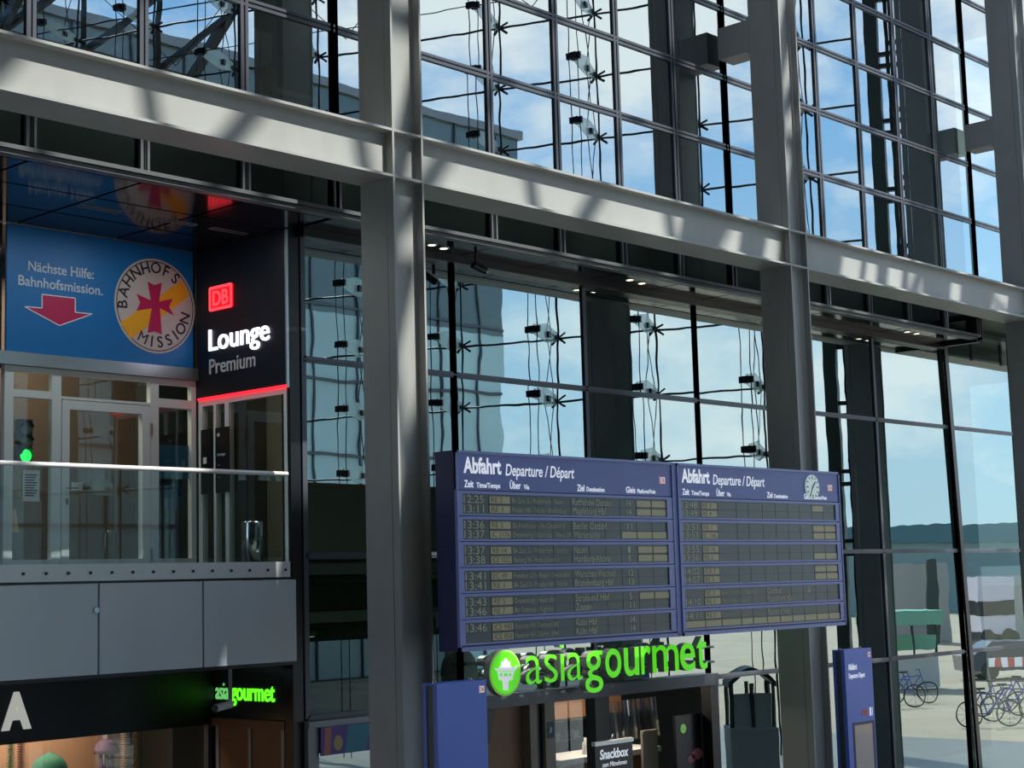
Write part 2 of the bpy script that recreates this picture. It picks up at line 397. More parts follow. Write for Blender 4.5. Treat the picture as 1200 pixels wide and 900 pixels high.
girder(CX[1]+.48, CX[2]-.002, 'shade-dappled steel girder at the right between two columns')
girder(CX[2]+.48, 36, 'steel girder continuing to the right of the last column')

# ================================================================ HALL ROOF AND END FACADE (seen in the glass)
t = thing('roof_lattice', 'dark diagonal steel lattice of the hall roof, mirrored in the upper left windows', 'roof', (10, -5, 10))
def vault(x, a):        # a: -1 far springing, +1 near springing
    return Vector((x, -5+19*a, 12.5+4.5*a+10.5*(1-a*a)))
m = MB(); XA, XB = -10.0, 32.0; NX, NA = 30, 18
for i in range(NX):
    for j in range(NA):
        x0 = XA+(XB-XA)*i/NX; x1 = XA+(XB-XA)*(i+1)/NX; a0 = -1+2*j/NA; a1 = -1+2*(j+1)/NA
        if (i+j) % 2: m.bar(vault(x0, a0), vault(x1, a1), .17, .20)
        else: m.bar(vault(x0, a1), vault(x1, a0), .17, .20)
m.build('diagonal', M['truss'], t)
for i in range(0, NX+1, 5):
    x = XA+(XB-XA)*i/NX
    m = MB()
    for j in range(NA*2): m.bar(vault(x, -1+j/NA), vault(x, -1+(j+1)/NA), .22, .34)
    m.build('arch', M['truss'], t)
m = MB()
for j in range(0, NA+1, 2): m.bar(vault(XA, -1+2*j/NA), vault(XB, -1+2*j/NA), .14, .2)
m.build('purlin', M['truss'], t)

D_ = Vector((.368, .930, 0)); N_ = Vector((-.930, .368, 0)); UP = Vector((0, 0, 1))
V0 = ray(698, 88)*40; P0 = Vector((V0.x, 2*YU-V0.y, 0)); ZT = V0.z
V1 = ray(704, 164)*40; DZ = V0.z - V1.z
HS = 2.55
# how far along the facade the edge mast stands
def along(az):
    dx, dy = math.sin(az), math.cos(az); vx, vy = P0.x, 2*YU-P0.y; ex, ey = D_.x, -D_.y
    return (vy*dx - vx*dy)/(ex*dy - ey*dx)
TM = along(math.radians(60.47))
fc = thing('cable_net_facade', 'glass end wall of the hall with cables and glass struts, mirrored in the windows', 'facade', (P0.x, P0.y, GZ))
cols_ = [j for j in range(-7, 3)]; rows_ = list(range(-6, 4))
proto = None
for j in cols_:
    for i in rows_:
        S = P0 + D_*(HS*j) + UP*(ZT + DZ*i)
        if proto is None:
            f = MB(); th = .03
            poly = [(0, .10), (.8, .26), (1.66, .13), (1.66, -.09), (.8, -.20), (0, -.08)]
            f.prism([(a, c) for a, c in poly], S - D_*.015, N_, UP, th)
            fin = f.build('glass_strut', M['fin'], fc, loc=S - wroot(fc))
            sp = MB()
            for aa in (40, 140, 220, 320):
                r_ = math.radians(aa); sp.bar(S, S + D_*(.23*math.cos(r_)) + UP*(.20*math.sin(r_)) - N_*.10, .045, .045)
            sp.bar(S - N_*.06, S + N_*.22, .09, .09)
            sp.build('spider', M['cable'], fin)
            cl = MB(); cl.bar(S + N_*1.6, S + N_*1.80, .13, .15); cl.bar(S+N_*1.72-D_*.17, S+N_*1.72+D_*.17, .08, .15)
            cl.bar(S + N_*.62, S + N_*.76, .12, .13)
            cl.build('clamp', M['cable'], fin)
            proto = fin
        else:
            c = copy_tree(proto, fc); c.location = S - fc.location
tA, tB = HS*(-8.5), TM-.45
for i in range(-6, 4):
    z = ZT + DZ*i
    m = MB(); pts = [P0 + D_*(tA+(tB-tA)*q/20) + UP*(z-.02) for q in range(21)]; m.tube(pts, .028, 6)
    m.build('cable', M['cable'], fc)
    m = MB(); pts = [P0 + N_*1.7 + D_*(tA+(tB-tA)*q/20) + UP*(z+.0) for q in range(21)]; m.tube(pts, .014, 5)
    if i in (1, 3): m.build('cable', M['cable'], fc)
ZB, ZC = GZ, 17.6
for j in cols_:
    B = P0 + D_*(HS*j); m = MB()
    for a in (-.11, .11): m.tube([B + N_*1.72 + D_*a + UP*ZB, B + N_*1.72 + D_*a + UP*ZC], .013, 5)
    m.tube([B + N_*.12 + D_*.05 + UP*ZB, B + N_*.12 + D_*.05 + UP*ZC], .026, 6)
    zz = ZT - DZ*6; q = 0
    while zz < ZC-2:
        p, r_ = (.75, .25) if q % 2 == 0 else (.25, .75)
        m.tube([B + N_*p + UP*zz, B + N_*r_ + UP*(zz+DZ)], .012, 5)
        m.tube([B + N_*r_ - D_*.06 + UP*zz, B + N_*p - D_*.06 + UP*(zz+DZ)], .012, 5)
        zz += DZ; q += 1
    m.build('cable_bundle', M['cable'], fc)
m = MB(); m.quad(P0-N_*.2+D_*tA+UP*GZ, P0-N_*.2+D_*tB+UP*GZ, P0-N_*.2+D_*tB+UP*ZC, P0-N_*.2+D_*tA+UP*ZC); m.build('glazing', M['clear'], fc)
m = MB(); m.bar(P0+D_*tA+UP*ZC, P0+D_*(tB+.2)+UP*ZC, .6, .8); m.build('head_beam', M['mast'], fc)
m = MB(); m.bar(P0+D_*tA+N_*1.0+UP*(ZT+DZ*1.0+DZ), P0+D_*(tB)+N_*1.0+UP*(ZT+DZ*2), .03, .03)
for q in range(-6, 4): 
    if q % 2: m.tube([P0+D_*(HS*q+1.3)+N_*1+UP*(ZT+DZ*1), P0+D_*(HS*q-2)+N_*1+UP*(ZT+DZ*3)], .012, 5); m.tube([P0+D_*(HS*q+1.3)+N_*1+UP*(ZT+DZ*1), P0+D_*min(HS*q+4.6, TM-.5)+N_*1+UP*(ZT+DZ*3)], .012, 5)
m.build('brace_cable', M['cable'], fc)
# edge masts with clamps between
ms = thing('edge_mast', 'pair of slim dark tied masts beside the glass end wall, mirrored in right windows', 'mast', tuple(P0+D_*(TM+.5)+UP*GZ))
for k, (dt, wd) in enumerate(((0, .30), (1.02, .20))):
    B = P0 + D_*(TM+dt); MB().bar(B+UP*GZ, B+UP*20, wd, wd, D_).build('mast', M['mast'], ms)
for i in range(-7, 5):
    z = ZT + DZ*i - .5; m = MB()
    for dz_, s0, s1 in ((0, .15, .9), (.25, .3, .9), (-.28, .15, .6)): m.bar(P0+D_*(TM+s0)+UP*(z+dz_), P0+D_*(TM+s1)+UP*(z+dz_), .12, .09)
    m.build('clamp', M['cable'], ms)
m = MB()
m.bar(P0+D_*(TM+.75)+UP*GZ, P0+D_*(TM+.75)+UP*5.7, .12, .34, D_).bar(P0+D_*(TM-.1)+UP*5.5, P0+D_*(TM+.95)+UP*5.5, .12, .5)
m.build('portal_panel', mat('portal_green', (.055, .085, .065), .5), ms)
for dt in (.34, .46): MB().tube([P0+D_*(TM+dt)+UP*GZ, P0+D_*(TM+dt)+UP*20], .05, 6).build('tie_rod', M['cable'], ms)

# ================================================================ LOUNGE BALCONY
XR = 12.29                                   # plane of the lounge wall facing left
struct('floor_lounge', MB().box(5, 12.36, YG+.05, 19.4, -.12, .12), M['frame'])
struct('wall_lounge', MB().box(5, 9.52, YS+.02, YS+.2, .12, 2.62).box(5, 9.60, YS+.02, YS+.2, 2.62, 4.4), M['blackgloss'])
struct('wall_lounge_back', MB().box(5, 14.7, 19.2, 19.4, .12, 4.4), mat('lounge_room_wall', (.20, .15, .11), .7, var=.2, scale=.8))
struct('trim_5', MB().box(12.31, 12.46, YG-.02, YG+.14, GZ, 4.36), M['black'])
# grey cladding panels along the balcony edge
for k, d in ((-4, 'grey metal cladding panel under the balcony at the left edge of the photo'), (-3, 'grey metal cladding panel under the double window doors'),
             (-2, 'grey metal cladding panel under the balcony doors, left of the seam by the traffic light'), (-1, 'grey metal cladding panel under the stainless bin, rightmost of the row')):
    if k == -2: d = 'middle grey metal cladding panel below the balcony doors'
    if k == -3: d = 'grey metal cladding panel at the left, above the white letter'
    if k == -4: continue
    x0, x1 = GX(k)-.04, GX(k+1)-.04
    if k == -3: x0 = GX(-4)
    o = MB().box(x0+.012, x1-.012, YG-.03, YG+.03, -.82, .125).build('cladding_panel', M['clad'])
    tag(o, d, 'panel', 'cladding panels along the balcony')
struct('trim_6', MB().box(5, 12.36, YG+.03, YG+.12, -.82, .12).box(5, 12.36, YG-.03, YG+.6, -.86, -.82).box(5, 12.375, YG-.035, YG+.1, .13, .155), M['black'])
p = atY(112, 715, YG-.03)
o = MB().tube([(p.x, YG-.03, p.z), (p.x, YG-.055, p.z)], .032, 14).build('fixing_bolt', M['chrome']); tag(o, 'small round bolt in the seam between two grey cladding panels', 'bolt')
# glass balustrade
t = thing('balcony_railing', 'glass balcony railing with bright round handrail and pale bolted base rail', 'railing', (9, YG, .15))
br = MB().box(5, 12.275, YG-.03, YG+.03, .155, .335).build('base_rail', M['steel_pale'], t)
for k in range(14):
    x = 12.20 - .262*k; MB().tube([(x, YG-.03, .24), (x, YG-.045, .24)], .016, 10).build('bolt', M['black'], br)
MB().box(5, 12.25, YG-.008, YG+.008, .335, 1.34).build('glass_panel', M['railglass'], t)
MB().tube([(5, YG, 1.365), (12.27, YG, 1.365)], .027, 14).build('handrail', M['rail'], t)

# banner with the round emblem
XA_ = (1, 0, 0)
t = thing('help_banner', 'blue banner with white writing, red arrow and round emblem above the balcony doors', 'sign', (10.95, YS, 2.82))
MB().box(9.64, 12.25, YS-.02, YS+.02, 2.82, 4.32).build('panel', M['sign_blue'], t)
m = MB()
text(m, 'Nächste Hilfe:', (9.91, YS-.021, 3.80), XA_, .885, .115, .003, .012)
text(m, 'Bahnhofsmission.', (9.785, YS-.021, 3.615), XA_, 1.135, .115, .003, .012)
m.build('lettering', mat('banner_text', (.52, .62, .72), .5), t)
def pz(pts, sc, ox, oy, Y, th):
    mm = MB(); q = [atY(ox+a/sc, oy+c/sc, Y) for a, c in pts]
    return mm.prism([(v.x, v.z) for v in q], (0, Y, 0), (1, 0, 0), (0, 0, 1), th), q
arrow = [(245,325),(440,347),(440,430),(540,440),(347,508),(140,396),(245,405)]
m, q = pz(arrow, 5, 0, 280, YS-.02, .004); ar = m.build('arrow', M['sign_pink'], t)
cxy = sum((v for v in q), Vector())/len(q); m = MB()
for i in range(len(q)): m.bar(q[i]+Vector((0, -.004, 0)), q[(i+1) % len(q)]+Vector((0, -.004, 0)), .012, .004, (0, 1, 0))
m.build('outline', M['sign_white'], ar)
EX, EZ, ER = 11.68, 3.565, .597
def disc(r, n=64): return [(r*math.cos(2*math.pi*k/n), r*math.sin(2*math.pi*k/n)) for k in range(n)]
em = MB().prism(disc(ER), (EX, YS-.02, EZ), (1,0,0), (0,0,1), .006).build('emblem', mat('emblem_white', (.55, .50, .49), .5), t)
m = MB(); n = 64; d0, d1 = disc(ER*.955), disc(ER*.935)
for k in range(n):
    a, c, e_, g_ = d0[k], d0[(k+1) % n], d1[(k+1) % n], d1[k]
    m.quad(*[Vector((EX+q_[0], YS-.0275, EZ+q_[1])) for q_ in (a, c, e_, g_)])
m.build('ring', M['ink'], em)
band = [(705,490),(800,437),(930,362),(1062,240),(1110,335),(960,440),(860,520),(765,585)]
band = [(705,490),(1065,242),(1110,335),(765,585)]
pz(band, 5, 0, 280, YS-.026, .003)[0].build('diagonal_band', M['sign_yellow'], em)
cross = [(865,250),(903,270),(948,258),(932,366),(1012,350),(990,398),(1018,448),(936,405),(948,558),(905,542),(865,550),(888,407),(800,420),(822,372),(800,322),(884,360)]
pz(cross, 5, 0, 280, YS-.029, .003)[0].build('cross', M['sign_pink'], em)
m = MB(); R1 = ER*.70
for i, ch in enumerate('BAHNHOFS'):
    a = math.radians(183 - i*18.7); d = Vector((math.cos(a), 0, math.sin(a))); tx = Vector((math.sin(a), 0, -math.cos(a)))
    text(m, ch, Vector((EX, YS-.027, EZ))+d*R1, tx, None, .135, .003, .012, ay=d, centre=True)
for i, ch in enumerate('MISSION'):
    a = math.radians((246, 263, 278.5, 295.5, 311, 326.5, 346)[i]); d = Vector((math.cos(a), 0, math.sin(a))); tx = Vector((-math.sin(a), 0, math.cos(a)))
    text(m, ch, Vector((EX, YS-.027, EZ))+d*(ER*.87), tx, None, .135, .003, 0.0 if ch == 'M' else .012, ay=-d, centre=True)
m.build('lettering', M['ink'], em)
struct('trim_7', MB().box(5, 12.285, YS-.09, YS+.1, 2.665, 2.815), M['alu'])
struct('trim_8', MB().box(5, 12.285, YS-.05, YS+.06, 4.325, 4.345), M['alu'])

# balcony doors
dr = MB(); y0, y1 = YS-.03, YS+.05
for x0, x1, z0, z1 in ((9.62, 9.735, .12, 2.66), (10.235, 10.355, .12, 2.66), (11.60, 11.725, .12, 2.66), (12.215, 12.285, .12, 2.66),
                       (9.735, 10.235, 2.60, 2.66), (10.355, 11.60, 2.60, 2.66), (11.725, 12.215, 2.585, 2.66),
                       (9.735, 10.235, 2.30, 2.39), (10.355, 11.60, 2.315, 2.345), (11.725, 12.215, 2.30, 2.41),
                       (9.735, 10.235, .12, .43), (11.725, 12.215, .12, .43)): dr.box(x0, x1, y0, y1, z0, z1)
d1_ = dr.build('door_1', M['alu_paint'], kind='structure')
lf = MB().box(10.365, 10.465, y0-.01, y1, .13, 2.30).box(11.48, 11.59, y0-.01, y1, .13, 2.30).box(10.465, 11.48, y0-.01, y1, 2.195, 2.30).box(10.465, 11.48, y0-.01, y1, .13, .43).build('leaf', M['alu_paint'], d1_)
hd = MB().bar((10.43, y0-.02, 1.26), (10.43, y0-.07, 1.26), .02, .02).bar((10.43, y0-.07, 1.26), (10.54, y0-.07, 1.26), .02, .02).box(10.415, 10.445, y0-.02, y0-.01, 1.07, 1.14).build('handle', M['chrome'], d1_)
m = MB()
for z in (2.02, .48): m.bar((11.60, y0-.02, z-.07), (11.60, y0-.02, z+.07), .03, .03)
m.build('hinge', M['alu'], d1_)
for x0, x1, z0, z1 in ((9.735, 10.235, .43, 2.30), (9.735, 10.235, 2.39, 2.60), (10.355, 11.60, 2.345, 2.60), (10.465, 11.48, .43, 2.195), (11.725, 12.215, .43, 2.30), (11.725, 12.215, 2.41, 2.585)):
    pane('pane', M['loungeglass'], d1_, x0, x1, YS, z0, z1, .003)
# lounge room behind the doors
t = thing('traffic_light', 'small traffic light with the green lamp lit behind the left door pane', 'traffic light', (9.97, YS+.10, 1.50))
MB().box(9.885, 10.055, YS+.09, YS+.2, 1.52, 2.06).build('housing', M['black'], t)
for z, mt, nm in ((1.955, 'led_off', 'lamp'), (1.80, 'led_off', 'lamp'), (1.635, 'green_glow', 'green_lamp')):
    l = MB().lathe([(.001, .02), (.05, .012), (.074, 0)], (0, 0, 0), 20)
    l.v = [Vector((9.97+v.x, YS+.09-v.z, z+v.y)) for v in l.v]
    l.build('lamp', M[mt], t, label='green lit lamp' if mt == 'green_glow' else None)
    h = MB(); 
    for k in range(9):
        a0 = math.radians(10+160*k/9); a1 = math.radians(10+160*(k+1)/9)
        h.quad(*[Vector((9.97+.08*math.cos(a), y_, z+.08*math.sin(a))) for a, y_ in ((a0, YS+.09), (a1, YS+.09), (a1, YS+.04), (a0, YS+.04))])
    h.build('visor', M['black'], t)
def sheet(name, label, cat, x0, x1, Y, z0, z1, mt, th=.004):
    return tag(MB().box(x0, x1, Y-th, Y, z0, z1).build(name, M[mt] if isinstance(mt, str) else mt), label, cat)
t = thing('notice_sheet', 'white notice sheet in a dark frame on the left door pane', 'notice', (9.99, YS-.035, 1.13))
MB().box(9.87, 10.09, YS-.012, YS-.006, 1.10, 1.46).build('sheet', M['paper'], t)
m = MB()
for k in range(9): m.box(9.90, 10.06-.02*(k % 3), YS-.0135, YS-.012, 1.40-.030*k, 1.412-.030*k)
m.build('printed_lines', M['ink'], t)
sheet('door_label', 'small white label beside the door handle', 'label', 10.51, 10.66, YS-.006, 1.24, 1.335, 'paper')
sheet('blue_poster', 'blue poster on the right balcony window, upper one', 'poster', 11.73, 12.21, YS+.03, 1.42, 1.84, mat('poster_blue', (.03, .16, .32), .5))
sheet('blue_leaflet', 'dark blue leaflet low on the right balcony window', 'poster', 11.83, 12.12, YS+.03, 1.06, 1.36, mat('leaflet_blue', (.01, .08, .20), .5))
t = thing('table_lamp', 'beige lamp shade behind the left door pane', 'lamp', (9.78, YS+.35, .30))
MB().lathe([(.19, .72), (.23, .46)], (9.78, YS+.35, .30), 20).build('lamp_shade', mat('shade_fabric', (.50, .38, .26), .8, emit=(1, .7, .4), es=.05), t)
MB().lathe([(.10, 0), (.10, .02), (.015, .04), (.015, .5)], (9.78, YS+.35, .30), 12).build('base', M['black'], t)
MB().box(9.58, 10.02, YS+.15, YS+.6, .12, .30).build('stand', M['wood'], t)
t = thing('bent_chair', 'dark chair with curved metal arms behind the left door pane', 'chair', (10.05, YS+1.1, .12))
for s in (-.22, .22): MB().tube([(10.30, YS+1.1+s, .12), (10.28, YS+1.1+s, .55), (10.15, YS+1.1+s, .72), (9.95, YS+1.1+s, .70), (9.85, YS+1.1+s, .5), (9.85, YS+1.1+s, .12)], .02, 8).build('frame', M['chrome'], t)
MB().box(9.86, 10.26, YS+.9, YS+1.3, .48, .55).build('seat', M['black'], t)
MB().box(9.84, 9.90, YS+.9, YS+1.3, .55, .95).build('backrest', M['black'], t)

ll = bpy.data.lights.new('lounge_room_lamp', 'AREA'); ll.energy = 55; ll.size = 1.2; ll.color = (1, .82, .6)
lo_ = bpy.data.objects.new('lounge_room_lamp', ll); col.objects.link(lo_); lo_.location = (10.6, 18.0, 4.2)
# lounge sign on the side wall
AY = (0, -1, 0)
t = thing('lounge_sign', 'black lounge sign with lit red logo, white lettering and red light strip', 'sign', (XR, 15.9, 2.43))
MB().box(XR, XR+.12, YG+.01, YS-.02, 2.435, 4.32).build('panel', M['sign_black'], t)
MB().box(XR-.02, XR+.13, YG-.015, YG+.01, 2.40, 4.32).build('edge_trim', M['alu'], t)
lg = MB(); zc = 3.665
def rrect(cx, cy, hw, hh, r, n=6):
    out = []
    for sx_, sy_, a0 in ((1, 1, 0), (-1, 1, 90), (-1, -1, 180), (1, -1, 270)):
        for k in range(n+1):
            a = math.radians(a0+90*k/n); out.append((cx+sx_*(hw-r)+r*math.cos(a), cy+sy_*(hh-r)+r*math.sin(a)))
    return out
def rring(mb, O, ax, ay, hw, hh, r, wd, th):
    o_, i_ = rrect(0, 0, hw, hh, r), rrect(0, 0, hw-wd, hh-wd, max(r-wd, .004)); O = Vector(O); ax = Vector(ax); ay = Vector(ay); n_ = ax.cross(ay); k_ = len(o_)
    for i in range(k_):
        j = (i+1) % k_
        P_ = [O+ax*q_[0]+ay*q_[1]+n_*th for q_ in (o_[i], o_[j], i_[j], i_[i])]; mb.quad(*P_)
        mb.quad(*[O+ax*o_[i][0]+ay*o_[i][1], O+ax*o_[j][0]+ay*o_[j][1], P_[1], P_[0]])
        mb.quad(P_[3], P_[2], O+ax*i_[j][0]+ay*i_[j][1], O+ax*i_[i][0]+ay*i_[i][1])
lgp = MB().prism(rrect(0, 0, .235, .155, .03), (XR, 16.27, zc), AY, (0,0,1), .02).build('logo', emis('logo_red_light', (.9, .004, .015), .75), t)
m = MB(); rring(m, (XR-.02, 16.27, zc), AY, (0,0,1), .235, .155, .03, .035, .006)
text(m, 'DB', (XR-.0205, 16.43, zc-.09), AY, .32, .18, .006, .02)
m.build('logo_letters', emis('logo_letter_light', (1, .05, .07), 1.3), lgp)
m = MB(); text(m, 'Lounge', (XR, 16.525, 3.015), AY, 1.20, .265, .02, .002); m.build('lounge_lettering', M['white_glow'], t)
m = MB(); text(m, 'Premium', (XR, 16.525, 2.72), AY, .925, .185, .012, .006); m.build('premium_lettering', M['grey_letter'], t)
MB().box(XR-.03, XR+.01, YG-.0, YS-.10, 2.40, 2.432).build('light_strip', M['red_glow'], t)
# glazed lounge entrance below the sign
dr = MB()
for ya, yb in ((15.03, 15.09), (16.16, 16.24), (16.42, 16.47), (16.70, 16.78)): dr.box(XR+.01, XR+.09, ya, yb, .18, 2.33)
dr.box(XR+.01, XR+.09, 15.03, 16.78, 2.33, 2.40).box(XR+.01, XR+.09, 15.03, 16.78, .12, .18)
d2_ = dr.build('door_2', M['alu_paint'], kind='structure')
for ya, yb in ((15.09, 16.16), (16.24, 16.42), (16.47, 16.70)):
    o = MB().quad((XR+.05, ya, .18), (XR+.05, yb, .18), (XR+.05, yb, 2.33), (XR+.05, ya, 2.33)).build('pane', M['loungeglass'], d2_)
struct('wall_lounge_inner', MB().box(14.6, 14.7, 15.2, 19.2, .36, 4.3), mat('lounge_plaster', (.17, .19, .16), .7, var=.15, scale=.7))
for ya, yb, lab in ((16.13, 16.40, 'tall black info plate on the lounge entrance glass, nearer one'), (16.50, 16.70, 'narrow black info plate on the lounge entrance glass, beside the balcony door')):
    t = thing('info_plate', lab, 'sign', (XR, (ya+yb)/2, 1.24))
    MB().box(XR-.015, XR, ya, yb, 1.22, 2.03).build('plate', M['black'], t)
    m = MB()
    if ya < 16.2:
        text(m, 'Lounge', (XR-.015, yb-.04, 1.68), AY, .16, .035, .002, .02)
        for k in range(4): m.box(XR-.017, XR-.015, yb-.10, yb-.04, 1.56-.05*k, 1.565-.05*k)
        m.box(XR-.017, XR-.015, yb-.09, yb-.04, 1.92, 1.96)
    else: m.box(XR-.017, XR-.015, yb-.12, yb-.05, 1.60, 1.68)
    m.build('print', M['grey_letter'], t)
t = thing('litter_bin', 'tall round stainless bin standing behind the balcony railing', 'bin', (12.02, 15.35, .12))
p = atX(297, 610, 12.6); q = atX(297, 648, 12.6)
MB().lathe([(.001, 0), (.125, 0), (.125, .68), (.118, .70), (.08, .71)], (12.02, 15.35, .12), 28).build('body', M['chrome'], t)
MB().lathe([(.082, .705), (.07, .66), (.001, .66)], (12.02, 15.35, .12), 28).build('opening', M['black'], t)

for x_, y_ in ((8.6, 15.55), (10.05, 15.55), (11.1, 15.55)):
    sl = bpy.data.lights.new('soffit_slot_lamp', 'AREA'); sl.shape = 'RECTANGLE'; sl.size = .46; sl.size_y = .06; sl.energy = 7; sl.color = (.95, 1, .98)
    so_ = bpy.data.objects.new('soffit_slot_lamp', sl); col.objects.link(so_); so_.location = (x_, y_, 4.315)
# ================================================================ LEFT SHOP UNDER THE BALCONY
YB_ = 16.6
t = thing('shop_fascia', 'black shop fascia with a white capital letter under the balcony', 'sign', (9, YB_, -1.6))
MB().box(5, 12.34, YB_-.06, YB_+.06, -1.60, -.80).build('panel', M['fascia'], t)
k_ = YB_-.06
p0 = atY(2, 854, k_); p1 = atY(35, 852, k_); pt = atY(15, 814, k_)
m = MB(); text(m, 'A', (p0.x-.01, k_, p0.z), XA_, p1.x-p0.x+.02, pt.z-p0.z, .02, .05); m.build('lettering', mat('pale_letter', (.90, .90, .84), .5, emit=(1, 1, .92), es=.25), t)
fr = MB()
for x in (6.5, 9.0, 12.30): fr.box(x-.03, x+.03, YB_-.03, YB_+.05, GZ, -1.6)
fr.box(5, 12.34, YB_-.03, YB_+.05, GZ, GZ+.2)
o = fr.build('window_9', M['frame'], kind='structure')
for x0, x1 in ((6.53, 8.97), (9.03, 12.27)): pane('pane', M['shopglass'], o, x0, x1, YB_, GZ+.2, -1.6, .0005)
struct('wall_shop_back', MB().box(5, 12.34, YB_+1.2, YB_+1.3, GZ, -.9), M['orange_wall'])
struct('wall_shop_right', MB().box(11.35, 12.3, YB_+.75, YB_+.85, GZ, -.9).box(11.70, 11.73, YB_+.73, YB_+.75, GZ, -.9), M['beige'])
struct('ceiling_shop', MB().box(5, 12.3, YB_+.06, YB_+2, -.85, -.8), M['beige'])
al = bpy.data.lights.new('shop_lamp', 'AREA'); al.energy = 44; al.size = 2.6; al.size_y = .5; al.shape = 'RECTANGLE'; al.color = (1, .82, .62)
ao = bpy.data.objects.new('shop_lamp', al); col.objects.link(ao); ao.location = (9.6, YB_+.6, -.95)
def hang(pt_px, Y): return atY(*pt_px, Y)
p = atY(125, 877, YB_+.45)
t = thing('paper_jellyfish', 'purple paper jellyfish hanging in the left shop window', 'decoration', tuple(p))
MB().lathe([(.001, .115), (.06, .105), (.115, .06), (.145, -.01), (.15, -.06), (.10, -.05), (.09, -.02), (.001, 0)], p, 24).build('bell', M['purple'], t)
for k in range(6):
    a = k*1.05; MB().tube([p+Vector((.08*math.cos(a), .08*math.sin(a), -.04)), p+Vector((.07*math.cos(a+.3), .07*math.sin(a+.3), -.3)), p+Vector((.09*math.cos(a), .09*math.sin(a), -.6))], .018, 6).build('tentacle', M['purple'], t)
MB().tube([p+Vector((0, 0, .11)), (p.x, p.y, -.85)], .003, 5).build('thread', M['paper'], t)
p = atY(58, 905, YB_+.45)
t = thing('paper_globe', 'green paper honeycomb globe hanging in the left shop window', 'decoration', tuple(p))
m = MB(); prof = [(.21*math.sin(math.pi*k/12), .21*math.cos(math.pi*k/12)) for k in range(13)]; prof[0] = (.001, .235); prof[-1] = (.001, -.21); m.lathe(prof, p, 28); m.build('globe', M['teal_paper'], t)
MB().tube([p+Vector((0, 0, .22)), (p.x, p.y, -.85)], .003, 5).build('thread', M['paper'], t)
for px, mt, d in ((12, 'garland_g', 'pale green paper garland at the left edge of the shop window'), (25, 'garland_p', 'peach paper garland beside the green globe'), (146, 'garland', 'sand coloured paper garland just right of the jellyfish'), (158, 'garland', 'sand coloured paper garland, rightmost in the shop window')):
    p = atY(px, 875, YB_+.7); m = MB(); pr = []
    for k in range(60):
        z = -1.0-.028*k; pr += [(.012, z), (.055, z-.010), (.050, z-.016)]
    m.lathe(pr, (p.x, p.y, 0), 10); tag(m.build('paper_garland', M[mt]), d, 'garland', 'paper garlands in the left shop window')
# side wall of the recess with the green neon sign
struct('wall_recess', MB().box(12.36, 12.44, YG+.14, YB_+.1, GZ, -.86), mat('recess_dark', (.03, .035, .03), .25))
t = thing('green_neon_sign', 'smaller green neon shop lettering on the dark side wall under the balcony', 'sign', (12.34, 16, -1.30))
m = MB(); text(m, 'asia', (12.36, 16.52, -1.30), AY, .25, .21, .015, -.004); m.build('thin_lettering', emis('neon_pale', (.25, .9, .25), .45), t)
m = MB(); text(m, 'gourmet', (12.36, 16.22, -1.30), AY, .84, .21, .015, .012); m.build('bold_lettering', M['green_sign'], t)
struct('trim_9', MB().box(12.30, 12.36, YG+.14, YB_, -1.62, -1.52), M['wood'])
for y0, y1 in ((15.2, 15.75), (15.82, 16.5)): MB()
t = thing('side_panel', 'brown glazed panels in a slim frame below the green neon sign', 'panel', (12.34, 15.9, GZ))
MB().box(12.335, 12.36, 15.2, 16.5, GZ, -1.62).build('panel', M['wood'], t)
for y in (15.2, 15.82, 16.45): MB().box(12.32, 12.335, y-.03, y+.03, GZ, -1.62).build('frame_bar', M['frame_l'], t)
t = thing('security_camera', 'white security camera hanging on a grey pole under the balcony', 'camera', (11.35, YG+.25, -.86))
yc = YG+.25; p = atY(270, 820, yc); q = atY(247, 830, yc)
MB().tube([(p.x, yc, -.86), (p.x, yc, p.z)], .022, 10).build('pole', M['frame_l'], t)
MB().tube([(p.x, yc, p.z), (p.x-.03, yc, p.z-.03)], .03, 10).build('joint', M['paper'], t)
MB().tube([(p.x, yc, p.z-.05), (q.x+.02, yc-.06, q.z)], .045, 16).build('housing', M['paper'], t)
MB().tube([(q.x+.022, yc-.06, q.z), (q.x, yc-.065, q.z-.002)], .04, 16).build('lens', M['black'], t)

